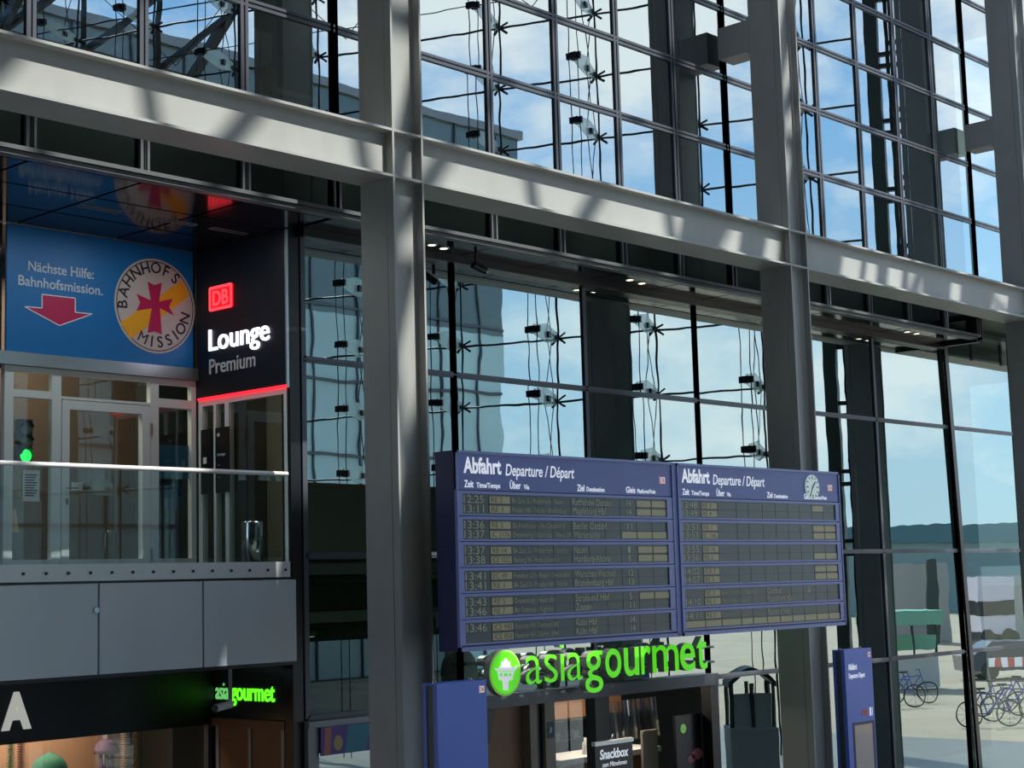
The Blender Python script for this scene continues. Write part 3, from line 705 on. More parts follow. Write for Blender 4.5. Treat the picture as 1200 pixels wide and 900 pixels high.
# ================================================================ DEPARTURE BOARD
YBD = 12.45; X0, XM, X1 = 12.51, 16.42, 20.30; ZT_, ZB_ = 1.465, -.705
t = thing('departure_board', 'large blue departure board with white headings, a clock and rows of dark split flaps', 'board', (16.4, 12.6, ZB_))
MB().box(X0, X1, YBD+.012, YBD+.30, ZB_, ZT_).build('housing', M['board_side'], t)
MB().box(X0+.02, X1-.02, YBD+.30, YBD+.31, ZB_+.02, ZT_-.06).build('rear_panel', mat('olive_back', (.07, .085, .05), .5, var=.1, scale=1), t)
MB().box(X0, X1, YBD+.30, YBD+.33, ZT_-.05, ZT_).build('rear_edge', M['wood'], t)
MB().box(12.9, 20.1, YBD+.31, YBD+.56, .2, .35).box(12.66, 20.4, YBD+.30, YBD+.50, -.45, -.3).build('support_rail', M['steel'], t)
PITCH = .2795; ZR = 1.026
rows = [
 [('12:25','RE 2','Bln Zool. G - Wustermark - Nauen','Rathenow Dessau','14',(1,1)), ('13:11','RE 1','Potsdam Hbf - Werder - Brandenburg','Magdeburg Hbf','14',(1,1))],
 [('13:36','RE 2','Bln-Friedrichstr - Bln Ostbahnhof','Berlin Ostbhf','11',(0,0)), ('13:37','IC 2176','Oranienburg - Neustrelitz - Waren (M)','Warnemünde','8',(2,1))],
 [('13:37','RB 14','Bln Zool. G - Wustermark - Spandau','Nauen','1',(1,1)), ('13:38','ICE 1022','Hamburg Hbf - Hamburg Dammtor','Hamburg-Altona','8',(1,1))],
 [('13:41','EC 49','Frankfurt (O) - Rzepin - Swiebodzin','Warschau Wschod.','12',(0,0)), ('13:41','RE 1','Bln Zool. G - Potsdam Hbf - Werder','Brandenburg Hbf','13',(0,0))],
 [('13:43','RE 5','Oranienburg - Neustrelitz','Stralsund Hbf','5',(1,1)), ('13:46','RE 7','Bln Ostkreuz - Flughafen','Zossen','11',(0,0))],
 [('13:46','ICE 940','Hannover Hbf - Dortmund Hbf','Köln Hbf','14',(0,0)), ('','ICE 858','Hannover Hbf - Dortmund Hbf','Köln Hbf','14',(0,0))]]
rows2 = [
 [('13:48','RE 3','','','',(1,0)), ('13:49','RE 4','','','',(0,0))],
 [('13:51','RE 1','','','',(1,1)), ('13:53','IC 146','','','',(1,1))],
 [('13:55','RB 10','','','',(0,0)), ('13:56','RE 2','','','',(1,1))],
 [('14:02','ICE 7','','','',(1,1)), ('14:07','RE 5','','','',(1,1))],
 [('','RE 3','Berlin Ostbahnhof - Ostkreuz','Cottbus','5',(0,0)), ('14:10','RE 1','Potsdam Hbf - Werder','Frankfurt (O)','',(0,0))],
 [('14:11','RE 5','Oranienburg - Gransee','Rostock Hbf','',(0,0)), ('','','','','',(9,9))]]
seams = [13.03, 13.385, 13.82, 14.09, 14.42, 14.73, 15.03, 15.325, 15.635, 15.935]
yt = YBD-.004
def tx_(par, nm, mt, *a):
    m_ = MB(); text(m_, *a)
    if m_.v: m_.build(nm, M[mt], par)
def yf(par, *a): MB().box(*a).build('yellow_flap', M['flap_box'], par)
for half, (xa, xb, data) in enumerate(((X0, XM-.045, rows), (XM+.045, X1, rows2))):
    off = xa - X0 if half else 0
    off = 3.935 if half else 0
    head = MB().box(xa, xb, YBD-.012, YBD+.012, ZR+.012, ZT_-.02).build('header_panel', M['board_blue'], t)
    rim = MB().box(xa-.0, xb, YBD-.028, YBD+.012, ZT_-.03, ZT_).box(xa, xa+.022, YBD-.028, YBD+.012, ZB_, ZT_).box(xb-.022, xb, YBD-.028, YBD+.012, ZB_, ZT_).box(xa, xb, YBD-.028, YBD+.012, ZB_, ZB_+.045)
    rim.build('rim', M['board_rim'], t)
    yh = YBD-.013
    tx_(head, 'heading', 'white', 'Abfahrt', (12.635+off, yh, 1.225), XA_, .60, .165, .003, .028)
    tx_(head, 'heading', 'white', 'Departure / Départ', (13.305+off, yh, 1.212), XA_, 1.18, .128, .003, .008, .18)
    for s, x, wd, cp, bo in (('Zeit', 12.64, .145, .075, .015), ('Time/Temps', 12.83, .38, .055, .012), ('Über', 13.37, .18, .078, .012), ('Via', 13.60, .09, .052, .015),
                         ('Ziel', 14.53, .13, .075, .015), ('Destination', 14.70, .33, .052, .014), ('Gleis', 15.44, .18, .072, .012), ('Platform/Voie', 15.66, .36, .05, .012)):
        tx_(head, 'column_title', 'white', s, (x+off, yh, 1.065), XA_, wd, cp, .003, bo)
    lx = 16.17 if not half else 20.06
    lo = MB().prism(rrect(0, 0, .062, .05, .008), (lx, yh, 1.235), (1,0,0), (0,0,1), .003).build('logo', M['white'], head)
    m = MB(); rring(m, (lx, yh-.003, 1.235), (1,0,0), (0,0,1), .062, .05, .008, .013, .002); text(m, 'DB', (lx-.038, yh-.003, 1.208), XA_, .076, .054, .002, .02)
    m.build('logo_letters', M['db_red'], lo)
    if half:
        ck = MB().prism(disc(.172, 40), (19.58, YBD-.012, 1.235), (1,0,0), (0,0,1), .02).build('clock', M['clock'], t)
        m = MB()
        for k in range(12):
            a = math.pi*k/6; l0 = .125 if k % 3 else .105
            m.bar((19.58+l0*math.sin(a), YBD-.034, 1.235+l0*math.cos(a)), (19.58+.158*math.sin(a), YBD-.034, 1.235+.158*math.cos(a)), .014, .003, (0, 1, 0))
        m.build('hour_mark', M['ink'], ck)
        for nm, a, ln, wd in (('hour_hand', math.radians(43), .10, .020), ('minute_hand', math.radians(210), .145, .014)):
            MB().bar((19.58-.03*math.sin(a), YBD-.038, 1.235-.03*math.cos(a)), (19.58+ln*math.sin(a), YBD-.038, 1.235+ln*math.cos(a)), wd, .003, (0, 1, 0)).build(nm, M['ink'], ck)
    for r in range(6):
        zt = ZR - PITCH*r; zb = zt - PITCH + .010
        wx0, wx1 = 12.605+off, 16.235+off
        wz1, wz0 = zt-.040, zb+.022
        fb = MB().box(xa+.022, xb-.022, YBD-.022, YBD+.012, wz1+.008, zt).box(xa+.022, xb-.022, YBD-.022, YBD+.012, zb, wz0-.002).box(xa+.022, wx0, YBD-.018, YBD+.012, wz0, wz1+.008).box(wx1, xb-.022, YBD-.018, YBD+.012, wz0, wz1+.008)
        rw = fb.build('row_frame', M['board_rim'], t)
        MB().box(wx0, wx1, YBD-.003, YBD+.012, wz0-.002, wz1+.008).build('flap_strip', M['flap'], rw)
        m = MB()
        for sx_ in seams: m.box(sx_+off-.004, sx_+off+.004, yt-.0005, yt+.002, wz0, wz1)
        m.box(wx0, wx1, yt-.0005, yt+.002, (wz0+wz1)/2-.003, (wz0+wz1)/2+.003)
        m.build('seam', M['flap_seam'], rw)
        for l in range(2):
            tm, tr, via, ziel, gl, (b1, b2) = data[r][l]
            zc_ = wz1 - (wz1-wz0)*(.25+.5*l); hh = (wz1-wz0)*.185
            if b1 == 9:
                for q in range(len(seams)+1):
                    qa = (wx0 if q == 0 else seams[q-1]+off)+.01; qb = (wx1 if q == len(seams) else seams[q]+off)-.01; yf(rw, qa, qb, yt-.003, yt, zc_-hh, zc_+hh)
                continue
            if tm: tx_(rw, 'flap_lettering', 'flap_txt', tm, (12.635+off, yt, zc_-.040), XA_, .315, .085, .001, .0)
            if tr:
                yf(rw, 13.04+off, 13.375+off, yt-.003, yt, zc_-hh, zc_+hh)
                tx_(rw, 'train_number', 'flap_ink', tr, (13.07+off, yt-.003, zc_-.028), XA_, min(.045*len(tr), .28), .058, .001, .0)
            if via: tx_(rw, 'flap_lettering', 'flap_txt', via, (13.41+off, yt, zc_-.028), XA_, .027*len(via), .055, .001, -.004)
            if ziel: tx_(rw, 'flap_lettering', 'flap_txt', ziel, (14.45+off, yt, zc_-.036), XA_, .047*len(ziel), .080, .001, 0)
            if gl: tx_(rw, 'flap_lettering', 'flap_txt', gl, (15.45+off, yt, zc_-.036), XA_, .045*len(gl), .078, .001, 0)
            if b1 == 2: yf(rw, 15.345+off, 15.625+off, yt-.003, yt, zc_-hh, zc_+hh)
            if b1: yf(rw, 15.645+off, 15.925+off, yt-.003, yt, zc_-hh, zc_+hh)
            if b2: yf(rw, 15.945+off, 16.225+off, yt-.003, yt, zc_-hh, zc_+hh)
MB().box(XM-.045, XM+.045, YBD-.012, YBD+.012, ZB_, ZT_).build('divider', M['board_blue'], t)

# ================================================================ SHOP WITH THE GREEN SIGN
YS_ = 14.55
t = thing('shop_sign', 'bright green raised shop lettering with a round pagoda badge below the departure board', 'sign', (17.5, YS_, -1.2))
ct = atY(592.6, 761, YS_); cb = atY(592.6, 816, YS_); DX, DZc, DR = (ct.x+cb.x)/2, (ct.z+cb.z)/2, (ct.z-cb.z)/2
bd = MB().prism(disc(DR, 56), (DX, YS_+.11, DZc), (1,0,0), (0,0,1), .10).build('badge', M['letter_side'], t)
MB().prism(disc(DR*.995, 56), (DX, YS_+.012, DZc), (1,0,0), (0,0,1), .008).build('badge_rim', M['lime_pale'], bd)
MB().prism(disc(DR*.90, 56), (DX, YS_+.004, DZc), (1,0,0), (0,0,1), .006).build('badge_face', M['lime'], bd)
def pq(pts, y, th): return pz(pts, 7.5, 560, 740, y, th)[0]
m = pq([(143,320),(165,330),(190,318),(203,300),(206,262),(220,272),(231,244),(243,232),(255,244),(264,270),(280,262),(283,298),(300,318),(325,312),(347,295),(340,325),(320,348),(165,348)], YS_-.003, .005)
for a in ([(170,356),(320,356),(318,364),(172,364)], [(176,364),(312,364),(303,420),(293,432),(284,408),(266,450),(266,515),(222,515),(218,450),(205,415),(193,432),(182,415)]):
    k = pq(a, YS_-.003, .005); n0 = len(m.v); m.v += k.v; m.f += [[i+n0 for i in f] for f in k.f]; m.sm += k.sm
m.build('pagoda', M['white'], bd)
m = MB()
for a in ([(194,368),(214,368),(214,392),(194,392)], [(228,368),(260,368),(260,392),(228,392)], [(272,368),(294,368),(294,392),(272,392)], [(175,502),(215,502),(215,506),(175,506)], [(270,500),(312,500),(312,504),(270,504)], [(195,522),(295,520),(295,525),(195,527)]):
    k = pq(a, YS_-.0085, .001); n0 = len(m.v); m.v += k.v; m.f += [[i+n0 for i in f] for f in k.f]; m.sm += k.sm
m.build('badge_lines', M['lime'], bd)
XH = max(v.y for v in glyphs('x', .2, 0, 0)[0])
def bz(px, py): return atY(px, py, YS_)
lets = [('a',616.7,635.3,803,0),('s',638.7,654,801,0),('i',657.3,662.3,799.5,0),('a',665.3,683.3,798.7,0),('g',686,706.9,795,1),('o',710,728.9,794.3,1),('u',732,749.5,791.5,1),('r',752,763.6,789.7,1),('m',765.3,796,787,1),('e',797.7,815.5,786.3,1),('t',817.5,829.5,784.5,1)]
xh = .372
for ch, xa, xb, yb, bold in lets:
    A = bz(xa, yb); B = bz(xb, yb); zb = -1.31
    capz = xh*CAP/XH; bo_ = (.003 if ch in 'gm' else .010) if bold else -.010
    lm = MB(); text(lm, ch, (A.x, YS_+.004, zb), XA_, B.x-A.x, capz, .004, bo_)
    bm = MB(); text(bm, ch, (A.x, YS_+.115, zb), XA_, B.x-A.x, capz, .11, bo_)
    bo = bm.build('letter', M['letter_side'], t); lm.build('letter_face', M['lime'], bo)
m = MB()
for z in (-1.02, -1.24): m.tube([(15.25, YS_+.16, z), (20.22, YS_+.16, z)], .018, 8)
for x in (15.3, 16.6, 18.2, 19.6, 20.2): m.bar((x, YS_+.16, -1.24), (x, YG-.1, -1.24), .03, .03); m.bar((x, YS_+.16, -1.02), (x, YG-.1, -1.02), .03, .03)
m.build('mounting_rail', M['frame_l'], t)

struct('trim_10', MB().box(15.0, 20.5, YG-.16, YG+.05, -1.60, -1.43), M['frame'])
# entrance: slim posts and thick dark door frames
fr = MB()
for x0, x1 in ((17.62, 17.93), (20.34, 20.54)): fr.box(x0, x1, YG-.12, YG+.06, GZ, -1.6)
fr.box(15.0, 15.12, YG-.1, YG+.05, GZ, -1.6)
d3_ = fr.build('door_3', M['black'], kind='structure')
for x0, x1 in ((16.30, 16.43), (16.60, 16.80)): MB().box(x0, x1, YG-.09, YG+.05, GZ, -1.6).build('door_post', M['beige'], d3_)
MB().box(16.43, 16.60, YG-.03, YG+.05, GZ, -1.6).build('door_gap', M['black'], d3_)
pane('pane', M['shopglass'], d3_, 16.80, 17.62, YG, GZ+.1, -1.6, .0005)
sheet('door_sticker', 'small blue square sticker on the pale door post below the green sign', 'sticker', 16.63, 16.77, YG-.091, -2.08, -1.86, mat('sticker_blue', (.02, .06, .12), .5))
m = MB().prism([(0,0),(.05,.02),(.06,.08),(.03,.10),(.02,.05)], (16.67, YG-.0955, -2.02), (1,0,0), (0,0,1), .001); tag(m.build('sticker_symbol', M['paper']), 'pale symbol on the small blue square sticker', 'sticker')
struct('wall_shop_side', MB().box(15.12, 16.30, YG+.05, YG+.12, GZ, -1.6), mat('light_brown_panel', (.30, .155, .08), .5, var=.08, scale=2))
t = thing('menu_screen', 'dark tilted screen hanging at the left end of the brown shop wall', 'screen', (15.5, YG-.05, -1.95))
MB().add([(15.14, YG+.04, -1.62), (15.62, YG+.04, -1.62), (15.52, YG+.04, -2.05), (15.14, YG+.04, -2.05), (15.14, YG-.06, -1.62), (15.66, YG-.06, -1.62), (15.55, YG-.06, -2.05), (15.14, YG-.06, -2.05)], [(0,1,2,3),(7,6,5,4),(0,4,5,1),(1,5,6,2),(2,6,7,3),(3,7,4,0)]).build('screen', M['black'], t)
struct('wall_shop_rear', MB().box(15, 24, 17.9, 18.1, GZ, .1), M['darkin'])
struct('ceiling_kitchen', MB().box(15, 20.6, YG+.1, 17.9, -1.42, -1.36), M['black'])
o = MB().box(17.95, 20.3, 16.6, 16.75, -2.05, -1.55).build('menu_board', M['wood']); tag(o, 'brown menu wall panel above the shop counter', 'panel')
t = thing('menu_poster', 'black upright menu poster with round badge and food pictures in the shop door', 'poster', (20.05, YG+.1, GZ))
MB().box(19.70, 20.34, YG+.08, YG+.13, GZ, -2.02).build('panel', M['black'], t)
MB().prism(disc(.07, 24), (19.88, YG+.078, -2.22), (1,0,0), (0,0,1), .004).build('badge', M['lime_pale'], t)
m = MB()
for cx, cz, rx in ((20.2, -2.62, .14), (20.05, -2.68, .1)): m.prism([(rx*math.cos(a*.4)*(1+.15*math.sin(3*a)), .6*rx*math.sin(a*.4)) for a in range(16)], (cx, YG+.078, cz), (1,0,0), (0,0,1), .004)
m.build('food_picture', M['poster3'], t)
m = MB()
for cx, cz, rx in ((20.12, -2.98, .13), (19.98, -3.05, .08)): m.prism([(rx*math.cos(a*.4), rx*math.sin(a*.4)) for a in range(16)], (cx, YG+.078, cz), (1,0,0), (0,0,1), .004)
m.build('dish_picture', M['garland'], t)
t = thing('shop_counter', 'brown shop counter with a pale top behind the black sign stand', 'counter', (18.9, 16.2, GZ))
MB().box(17.95, 20.2, 15.9, 16.5, GZ, -2.62).build('front', M['wood'], t); MB().box(17.92, 20.25, 15.8, 16.55, -2.62, -2.54).build('top', M['paper'], t)
t = thing('wall_shelf', 'dark wall shelves with stacked boxes behind the shop counter', 'shelf', (18.4, 17.3, -2.6))
for z in (-2.45, -2.15, -1.9): MB().box(17.95, 20.2, 17.2, 17.6, z-.02, z).build('shelf_board', M['frame_l'], t)
for i in range(14):
    x = 18.0+.155*i; z = (-2.45, -2.15, -1.9)[i % 3]; h = (.12, .16, .09)[(i*5) % 3]
    m = MB().box(x, x+.12, 17.22, 17.4, z, z+h).box(x-.005, x+.125, 17.215, 17.405, z+h*.75, z+h*.8)
    tag(m.build('food_box', M[('paper', 'beige', 'wood', 'clad')[i % 4]]), 'small food box on the dark shelves behind the counter', 'box', 'boxes on the shop shelves')
for i in range(7):
    x = 18.45+.24*i; m = MB(); ptsT = []; n = 8
    for k in range(n+1):
        ptsT.append((x+.22*k/n, 15.75+.04*math.sin(k*1.9+i)))
    for k in range(n):
        (xa, ya), (xb, yb) = ptsT[k], ptsT[k+1]; s0 = .05*math.sin(k*2.1+i); m.quad((xa, ya, -1.78), (xb, yb, -1.78), (xb+.03, yb-.03, -2.32-.03*(k % 3)), (xa+.03, ya-.03, -2.32-.03*((k+2) % 3)))
    m.sm = [True]*len(m.f); tag(m.build('plastic_sheet', M['bag']), 'strip of hanging clear plastic film above the shop counter', 'film', 'plastic strips over the counter')
for i in range(5):
    x = 18.75+.16*i; m = MB().lathe([(.001, 0), (.05, 0), (.05, .16), (.025, .2), (.025, .24), (.001, .24)], (x, 16.05+.08*(i % 2), -2.54), 14)
    tag(m.build('sauce_bottle', M[('paper', 'chrome', 'beige')[i % 3]]), 'small bottle standing on the shop counter', 'bottle', 'bottles on the shop counter')
o = MB().box(19.30, 19.66, 15.40, 15.44, GZ, -2.22).box(19.30, 19.66, 15.39, 15.40, -2.26, -2.22).build('beige_screen', M['beige']); tag(o, 'beige upright partition beside the black menu poster', 'partition')
kl = bpy.data.lights.new('kitchen_lamp', 'AREA'); kl.energy = 34; kl.size = 2.0; kl.size_y = .4; kl.shape = 'RECTANGLE'; kl.color = (1, .84, .66)
ko = bpy.data.objects.new('kitchen_lamp', kl); col.objects.link(ko); ko.location = (19, 15.9, -1.47)

t = thing('sign_stand', 'black snack sign stand with white lettering and silver top edge', 'sign', (16.2, 13.4, GZ))
p0, p1 = atY(697, 872, 13.4), atY(741, 868, 13.4)
xa, xb, zt = p0.x, p1.x, p0.z
MB().box(xa, xb, 13.4, 13.43, zt-1.05, zt-.02).build('panel', M['black'], t)
MB().box(xa-.01, xb+.01, 13.385, 13.445, zt-.03, zt+.02).build('top_rail', M['rail'], t)
MB().box((xa+xb)/2-.03, (xa+xb)/2+.03, 13.43, 13.49, GZ+.02, zt-.1).build('post', M['frame_l'], t); MB().box(xa, xb, 13.2, 13.7, GZ, GZ+.02).build('base_plate', M['frame_l'], t)
m = MB(); text(m, 'Snackbox', (xa+.09, 13.4, zt-.20), XA_, xb-xa-.18, .115, .003, .02, .15); text(m, 'zum Mitnehmen', (xa+.13, 13.4, zt-.30), XA_, xb-xa-.26, .06, .003, 0.0, .15)
rring(m, ((xa+xb)/2, 13.4, zt-.55), (1,0,0), (0,0,1), (xb-xa)/2-.08, .17, .01, .012, .003); m.build('lettering', M['white'], t)
m = MB().prism([(.12*math.cos(a*.45), .06*math.sin(a*.45)) for a in range(14)], ((xa+xb)/2-.1, 13.4, zt-.50), (1,0,0), (0,0,1), .003); m.build('picture', M['beige'], t)

# ================================================================ BLUE INFORMATION COLUMNS
def info_column(xa, xb, y, zt, px, label, right=False):
    t = thing('information_column', label, 'information column', ((xa+xb)/2, y+.18, GZ))
    ca = atX(*px, xa)
    dep = min(max(ca.y - y, .2), .5)
    fp = MB().box(xa, xb, y, y+.06, GZ, zt).build('front_panel', M['info_blue'], t)
    MB().box(xa+.012, xb-.012, y+.06, y+dep-.05, GZ, zt-.02).build('core', M['info_grey'], t)
    MB().box(xa, xb, y+dep-.05, y+dep, GZ, zt).build('rear_panel', M['info_blue'], t)
    for x in (xa+.08, xb-.12): MB().tube([(x, y+.12, zt-.02), (x, y+.12, zt+.025)], .018, 8).build('fitting', M['chrome'], t)
    lx = xb-.07; lo = MB().prism(rrect(0, 0, .042, .04, .006), (lx, y, zt-.095), (1,0,0), (0,0,1), .003).build('logo', M['white'], fp)
    m = MB(); rring(m, (lx, y-.003, zt-.095), (1,0,0), (0,0,1), .042, .04, .006, .008, .002); text(m, 'DB', (lx-.026, y-.003, zt-.117), XA_, .052, .044, .002, .02); m.build('logo_letters', M['db_red'], lo)
    return t, fp
info_column(11.73, 12.455, 12.0, -.985, (495, 803), 'left blue information column, in front of the steel column below the departure board')
t, fp = info_column(20.80, 21.56, 12.8, -1.085, (976, 763), 'blue information column at the right, with white heading and a framed pane', True)
m = MB(); text(m, 'Abfahrt', (20.89, 12.8, -1.38), XA_, .24, .085, .003, .015); text(m, 'Departure Départ', (20.89, 12.8, -1.50), XA_, .45, .07, .003, .012, .12); m.build('lettering', M['white'], fp)
m = MB()
for k, x in enumerate((21.24, 21.33)): m.box(x-.035, x+.035, 12.796, 12.8, -2.05, -1.97)
m.build('symbol', M['db_red'], fp); MB().box(21.42, 21.46, 12.796, 12.8, -2.07, -1.95).box(21.49, 21.50, 12.796, 12.8, -2.07, -1.95).build('symbol', M['white'], fp)
MB().box(20.93, 21.53, 12.795, 12.8, -3.4, -2.14).build('display_frame', M['board_side'], fp)
MB().box(20.97, 21.46, 12.792, 12.795, -3.36, -2.18).build('display_pane', mat('display_glass', (.30, .24, .23), .12, coat=.5), fp)

# ================================================================ SMALL FITTINGS
def downlight(x, y, label):
    t = thing('ceiling_downlight', label, 'ceiling lamp', (x, y, 4.33), 'downlights in the dark soffit')
    MB().lathe([(.075, 0), (.075, -.012), (.055, -.012), (.05, .0)], (x, y, 4.338), 18).build('ring', M['chrome'], t)
    MB().lathe([(.001, -.006), (.05, -.006)], (x, y, 4.338), 18).build('lamp', M['warm_glow'], t)
for px, d in (((506, 287), 'left lamp of the lit pair in the soffit beside the left steel column'), ((520, 291), 'right lamp of the lit pair in the soffit beside the left steel column'),
              ((738, 328), 'left lamp of the lit pair in the soffit above the dark column reflection'), ((752, 332), 'right lamp of the lit pair in the soffit above the dark column reflection'),
              ((1063, 389), 'left lamp of the lit pair in the soffit of the right bay'), ((1074, 391), 'right lamp of the lit pair in the soffit of the right bay')):
    dd = ray(*px); p = dd*(4.335/dd.z); downlight(p.x, min(max(p.y, YU+.12), YG-.25), d)
t = thing('soffit_camera', 'small black camera hanging under the dark soffit right of the left steel column', 'camera', (15.16, 14.6, 4.33))
MB().tube([(15.16, 14.6, 4.34), (15.16, 14.6, 4.18)], .02, 8).build('stem', M['black'], t)
MB().tube([(15.05, 14.55, 4.16), (15.25, 14.52, 4.10)], .05, 12).build('housing', M['black'], t)
MB().tube([(15.25, 14.52, 4.10), (15.28, 14.515, 4.09)], .035, 12).build('lens', M['chrome'], t)
for x, d in ((10.05, 'slim ventilation slot in the soffit above the blue banner, left one'), (11.1, 'slim ventilation slot in the soffit above the emblem, middle one'), (11.85, 'slim ventilation slot in the soffit beside the lounge sign, right one')):
    m = MB().box(x-.25, x+.25, 15.5, 15.515, 4.322, 4.335).box(x-.25, x+.25, 15.585, 15.6, 4.322, 4.335).box(x-.265, x-.25, 15.5, 15.6, 4.322, 4.335).box(x+.25, x+.265, 15.5, 15.6, 4.322, 4.335)
    tag(m.build('air_slot', M['frame_l']), d, 'vent', 'air slots in the soffit')
t = thing('advert_strip', 'purple, teal and coral advertising strip on the glass below the dark window', 'poster', (13.1, YG-.1, -1.9))
MB().box(12.62, 13.62, YG-.14, YG-.12, -1.93, -1.60).build('strip', M['poster1'], t)
MB().prism([(0, 0), (.34, 0), (.42, .31), (.06, .31)], (12.98, YG-.14, -1.92), (1,0,0), (0,0,1), .002).build('teal_field', M['poster2'], t)
MB().prism([(0, 0), (.10, .0), (.12, .31), (.02, .31)], (12.66, YG-.14, -1.92), (1,0,0), (0,0,1), .002).build('coral_field', M['poster3'], t)
m = MB().prism([(.07*math.cos(a*.4), .09*math.sin(a*.4)) for a in range(16)], (12.88, YG-.14, -1.80), (1,0,0), (0,0,1), .002); m.build('picture', M['garland'], t)
m = MB()
for k in range(5): m.box(13.42, 13.58, YG-.142, YG-.14, -1.67-.045*k, -1.665-.045*k)
m.build('small_print', M['paper'], t)
struct('trim_11', MB().box(12.46, 13.6, YG-.12, YG+.05, -1.62, -1.54).box(12.46, 12.60, YG-.1, YG+.04, GZ, -1.6).box(12.46, 20.5, YG+.02, YG+.06, -2.0, -1.6) if False else MB().box(12.46, 15.0, YG-.12, YG+.05, -1.60, -1.53).box(12.46, 12.62, YG-.1, YG+.04, GZ, -1.6), M['frame_l'])
lower_window(10, [12.62, 15.0], [GZ, -1.62])
# dark room lamps seen through the low window beside the steel column
for x, d in ((12.75, 'lit ceiling panel in the dark room left of the steel column, brighter one'), (13.25, 'small ceiling panel in the dark room left of the steel column, fainter one')):
    t = thing('ceiling_panel_lamp', d, 'ceiling lamp', (x, 16, -.55)); MB().box(x-.2, x+.2, 15.9, 16.2, -.58, -.52).build('frame', M['frame_l'], t)
    MB().box(x-.18, x+.18, 15.92, 16.18, -.59, -.58).build('diffuser', emis('panel_light', (1, .85, .55), 3.0 if x < 13 else .8), t)

# things in the room behind the upper left glass
pY = 15.2
def up(x, y): return atY(x, y, pY)
t = thing('exhibition_board', 'slanted white and red board leaning in the upper room behind the glass', 'board', tuple(up(304, 105)))
MB().prism([(v.x, v.z) for v in (up(291, 62), up(315, 54), up(316, 74), up(291, 84))], (0, pY, 0), (1,0,0), (0,0,1), .03).build('white_panel', M['paper'], t)
MB().prism([(v.x, v.z) for v in (up(291, 84), up(316, 74), up(317, 112), up(292, 104))], (0, pY, 0), (1,0,0), (0,0,1), .03).build('red_panel', M['red_cloth'], t)
t = thing('upper_shelf', 'pale shelf board behind the upper left window beside the mirrored column', 'shelf', tuple(up(345, 105)))
a_, c_ = up(324, 97), up(372, 107); MB().box(a_.x, c_.x, pY, pY+.5, a_.z-.12, a_.z-.06).build('board', M['paper'], t)
for x in (a_.x+.05, c_.x-.05): MB().box(x-.02, x+.02, pY+.05, pY+.45, 5.2, a_.z-.12).build('leg', M['frame_l'], t)
a_ = up(322, 60); o = MB().tube([(a_.x, pY, 5.2), (a_.x, pY, 8.0)], .025, 8).build('floor_pole', M['frame_l']); tag(o, 'thin pale pole standing in the upper room behind the glass', 'pole')
o = MB().prism([(v.x, v.z) for v in (up(307, 28), up(330, 36), up(329, 78), up(307, 70))], (0, pY+.2, 0), (1,0,0), (0,0,1), .02).build('hanging_sheet', M['paper']); tag(o, 'grey sheet hanging from the ceiling of the upper room', 'sheet'); MB().box(up(309, 30).x, up(309, 30).x+.02, pY+.19, pY+.21, up(307, 28).z-.1, 12.9).box(up(327, 34).x, up(327, 34).x+.02, pY+.19, pY+.21, up(330, 36).z-.1, 12.9).build('hanging_cord', M['frame_l'], o)
struct('ceiling_upper', MB().box(5, 36, 14.4, 18.3, 12.9, 13.0), M['darkin'])

# ================================================================ OUTSIDE, MIRRORED IN THE RIGHT WINDOWS
def VM(x, y, d):
    p = ray(x, y)*d; return Vector((p.x, 2*YG-p.y, p.z))
def vx(x, d): p = VM(x, 690, d); return Vector((p.x, p.y, GZ))
t = thing('distant_hall', 'long teal-roofed hall far outside, mirrored as a low band in the right windows', 'building', tuple(vx(1110, 170)))
a_, c_ = vx(960, 170), vx(1330, 170); dd = (c_-a_).normalized(); nn = Vector((-dd.y, dd.x, 0))
MB().bar(a_+UP*3.6, c_+UP*3.6, 8, 7.2).build('wall', M['far'], t); MB().bar(a_+UP*8.0, c_+UP*8.0, 9, 1.8).build('roof', mat('teal_roof', (.06, .16, .19), .5), t)
t = thing('site_wall', 'pale grey wall outside with a dark gap, mirrored in the right windows', 'wall', tuple(vx(1090, 95)))
a_, c_ = vx(1030, 95), vx(1108, 95); MB().bar(a_+UP*2.3, c_+UP*2.3, .6, 4.6).build('panel', M['concrete'], t)
a_, c_ = vx(1135, 95), vx(1300, 95); MB().bar(a_+UP*1.9, c_+UP*1.9, .6, 3.8).build('panel', M['concrete'], t)
MB().bar(vx(1085, 93)+UP*2.4, vx(1098, 93)+UP*2.4, .3, 4.9).build('post', M['mast'], t)
t = thing('white_bus', 'pale bus outside, mirrored in the far right window', 'bus', tuple(vx(1160, 88)))
a_, c_ = vx(1138, 88), vx(1178, 88); MB().bar(a_+UP*3.1, c_+UP*3.1, 2.2, 1.3).build('body', M['pinkish'], t); MB().bar(a_+UP*2.1, c_+UP*2.1, 2.25, .8).build('window_band', M['black'], t); MB().bar(a_+UP*1.2, c_+UP*1.2, 2.2, 1.0).build('lower_body', M['pinkish'], t)
dd = (c_-a_).normalized()
for q in (.2, .8): MB().tube([a_.lerp(c_, q)+Vector((dd.y, -dd.x, 0))*1.15+UP*.5, a_.lerp(c_, q)-Vector((dd.y, -dd.x, 0))*1.15+UP*.5], .5, 16).build('wheel', M['black'], t)
t = thing('market_stall', 'green and white market stall outside, mirrored beside the right information column', 'stall', tuple(vx(1075, 58)))
a_, c_ = vx(1012, 58), vx(1093, 58)
MB().bar(a_+UP*2.5, c_+UP*2.5, 2.6, .5).build('awning', M['kiosk_green'], t); MB().bar(a_+UP*1.6, c_+UP*1.6, .08, .5).build('banner', M['kiosk_green'], t)
MB().bar(a_+UP*.6, c_+UP*.6, .8, 1.1).build('counter', M['paper'], t)
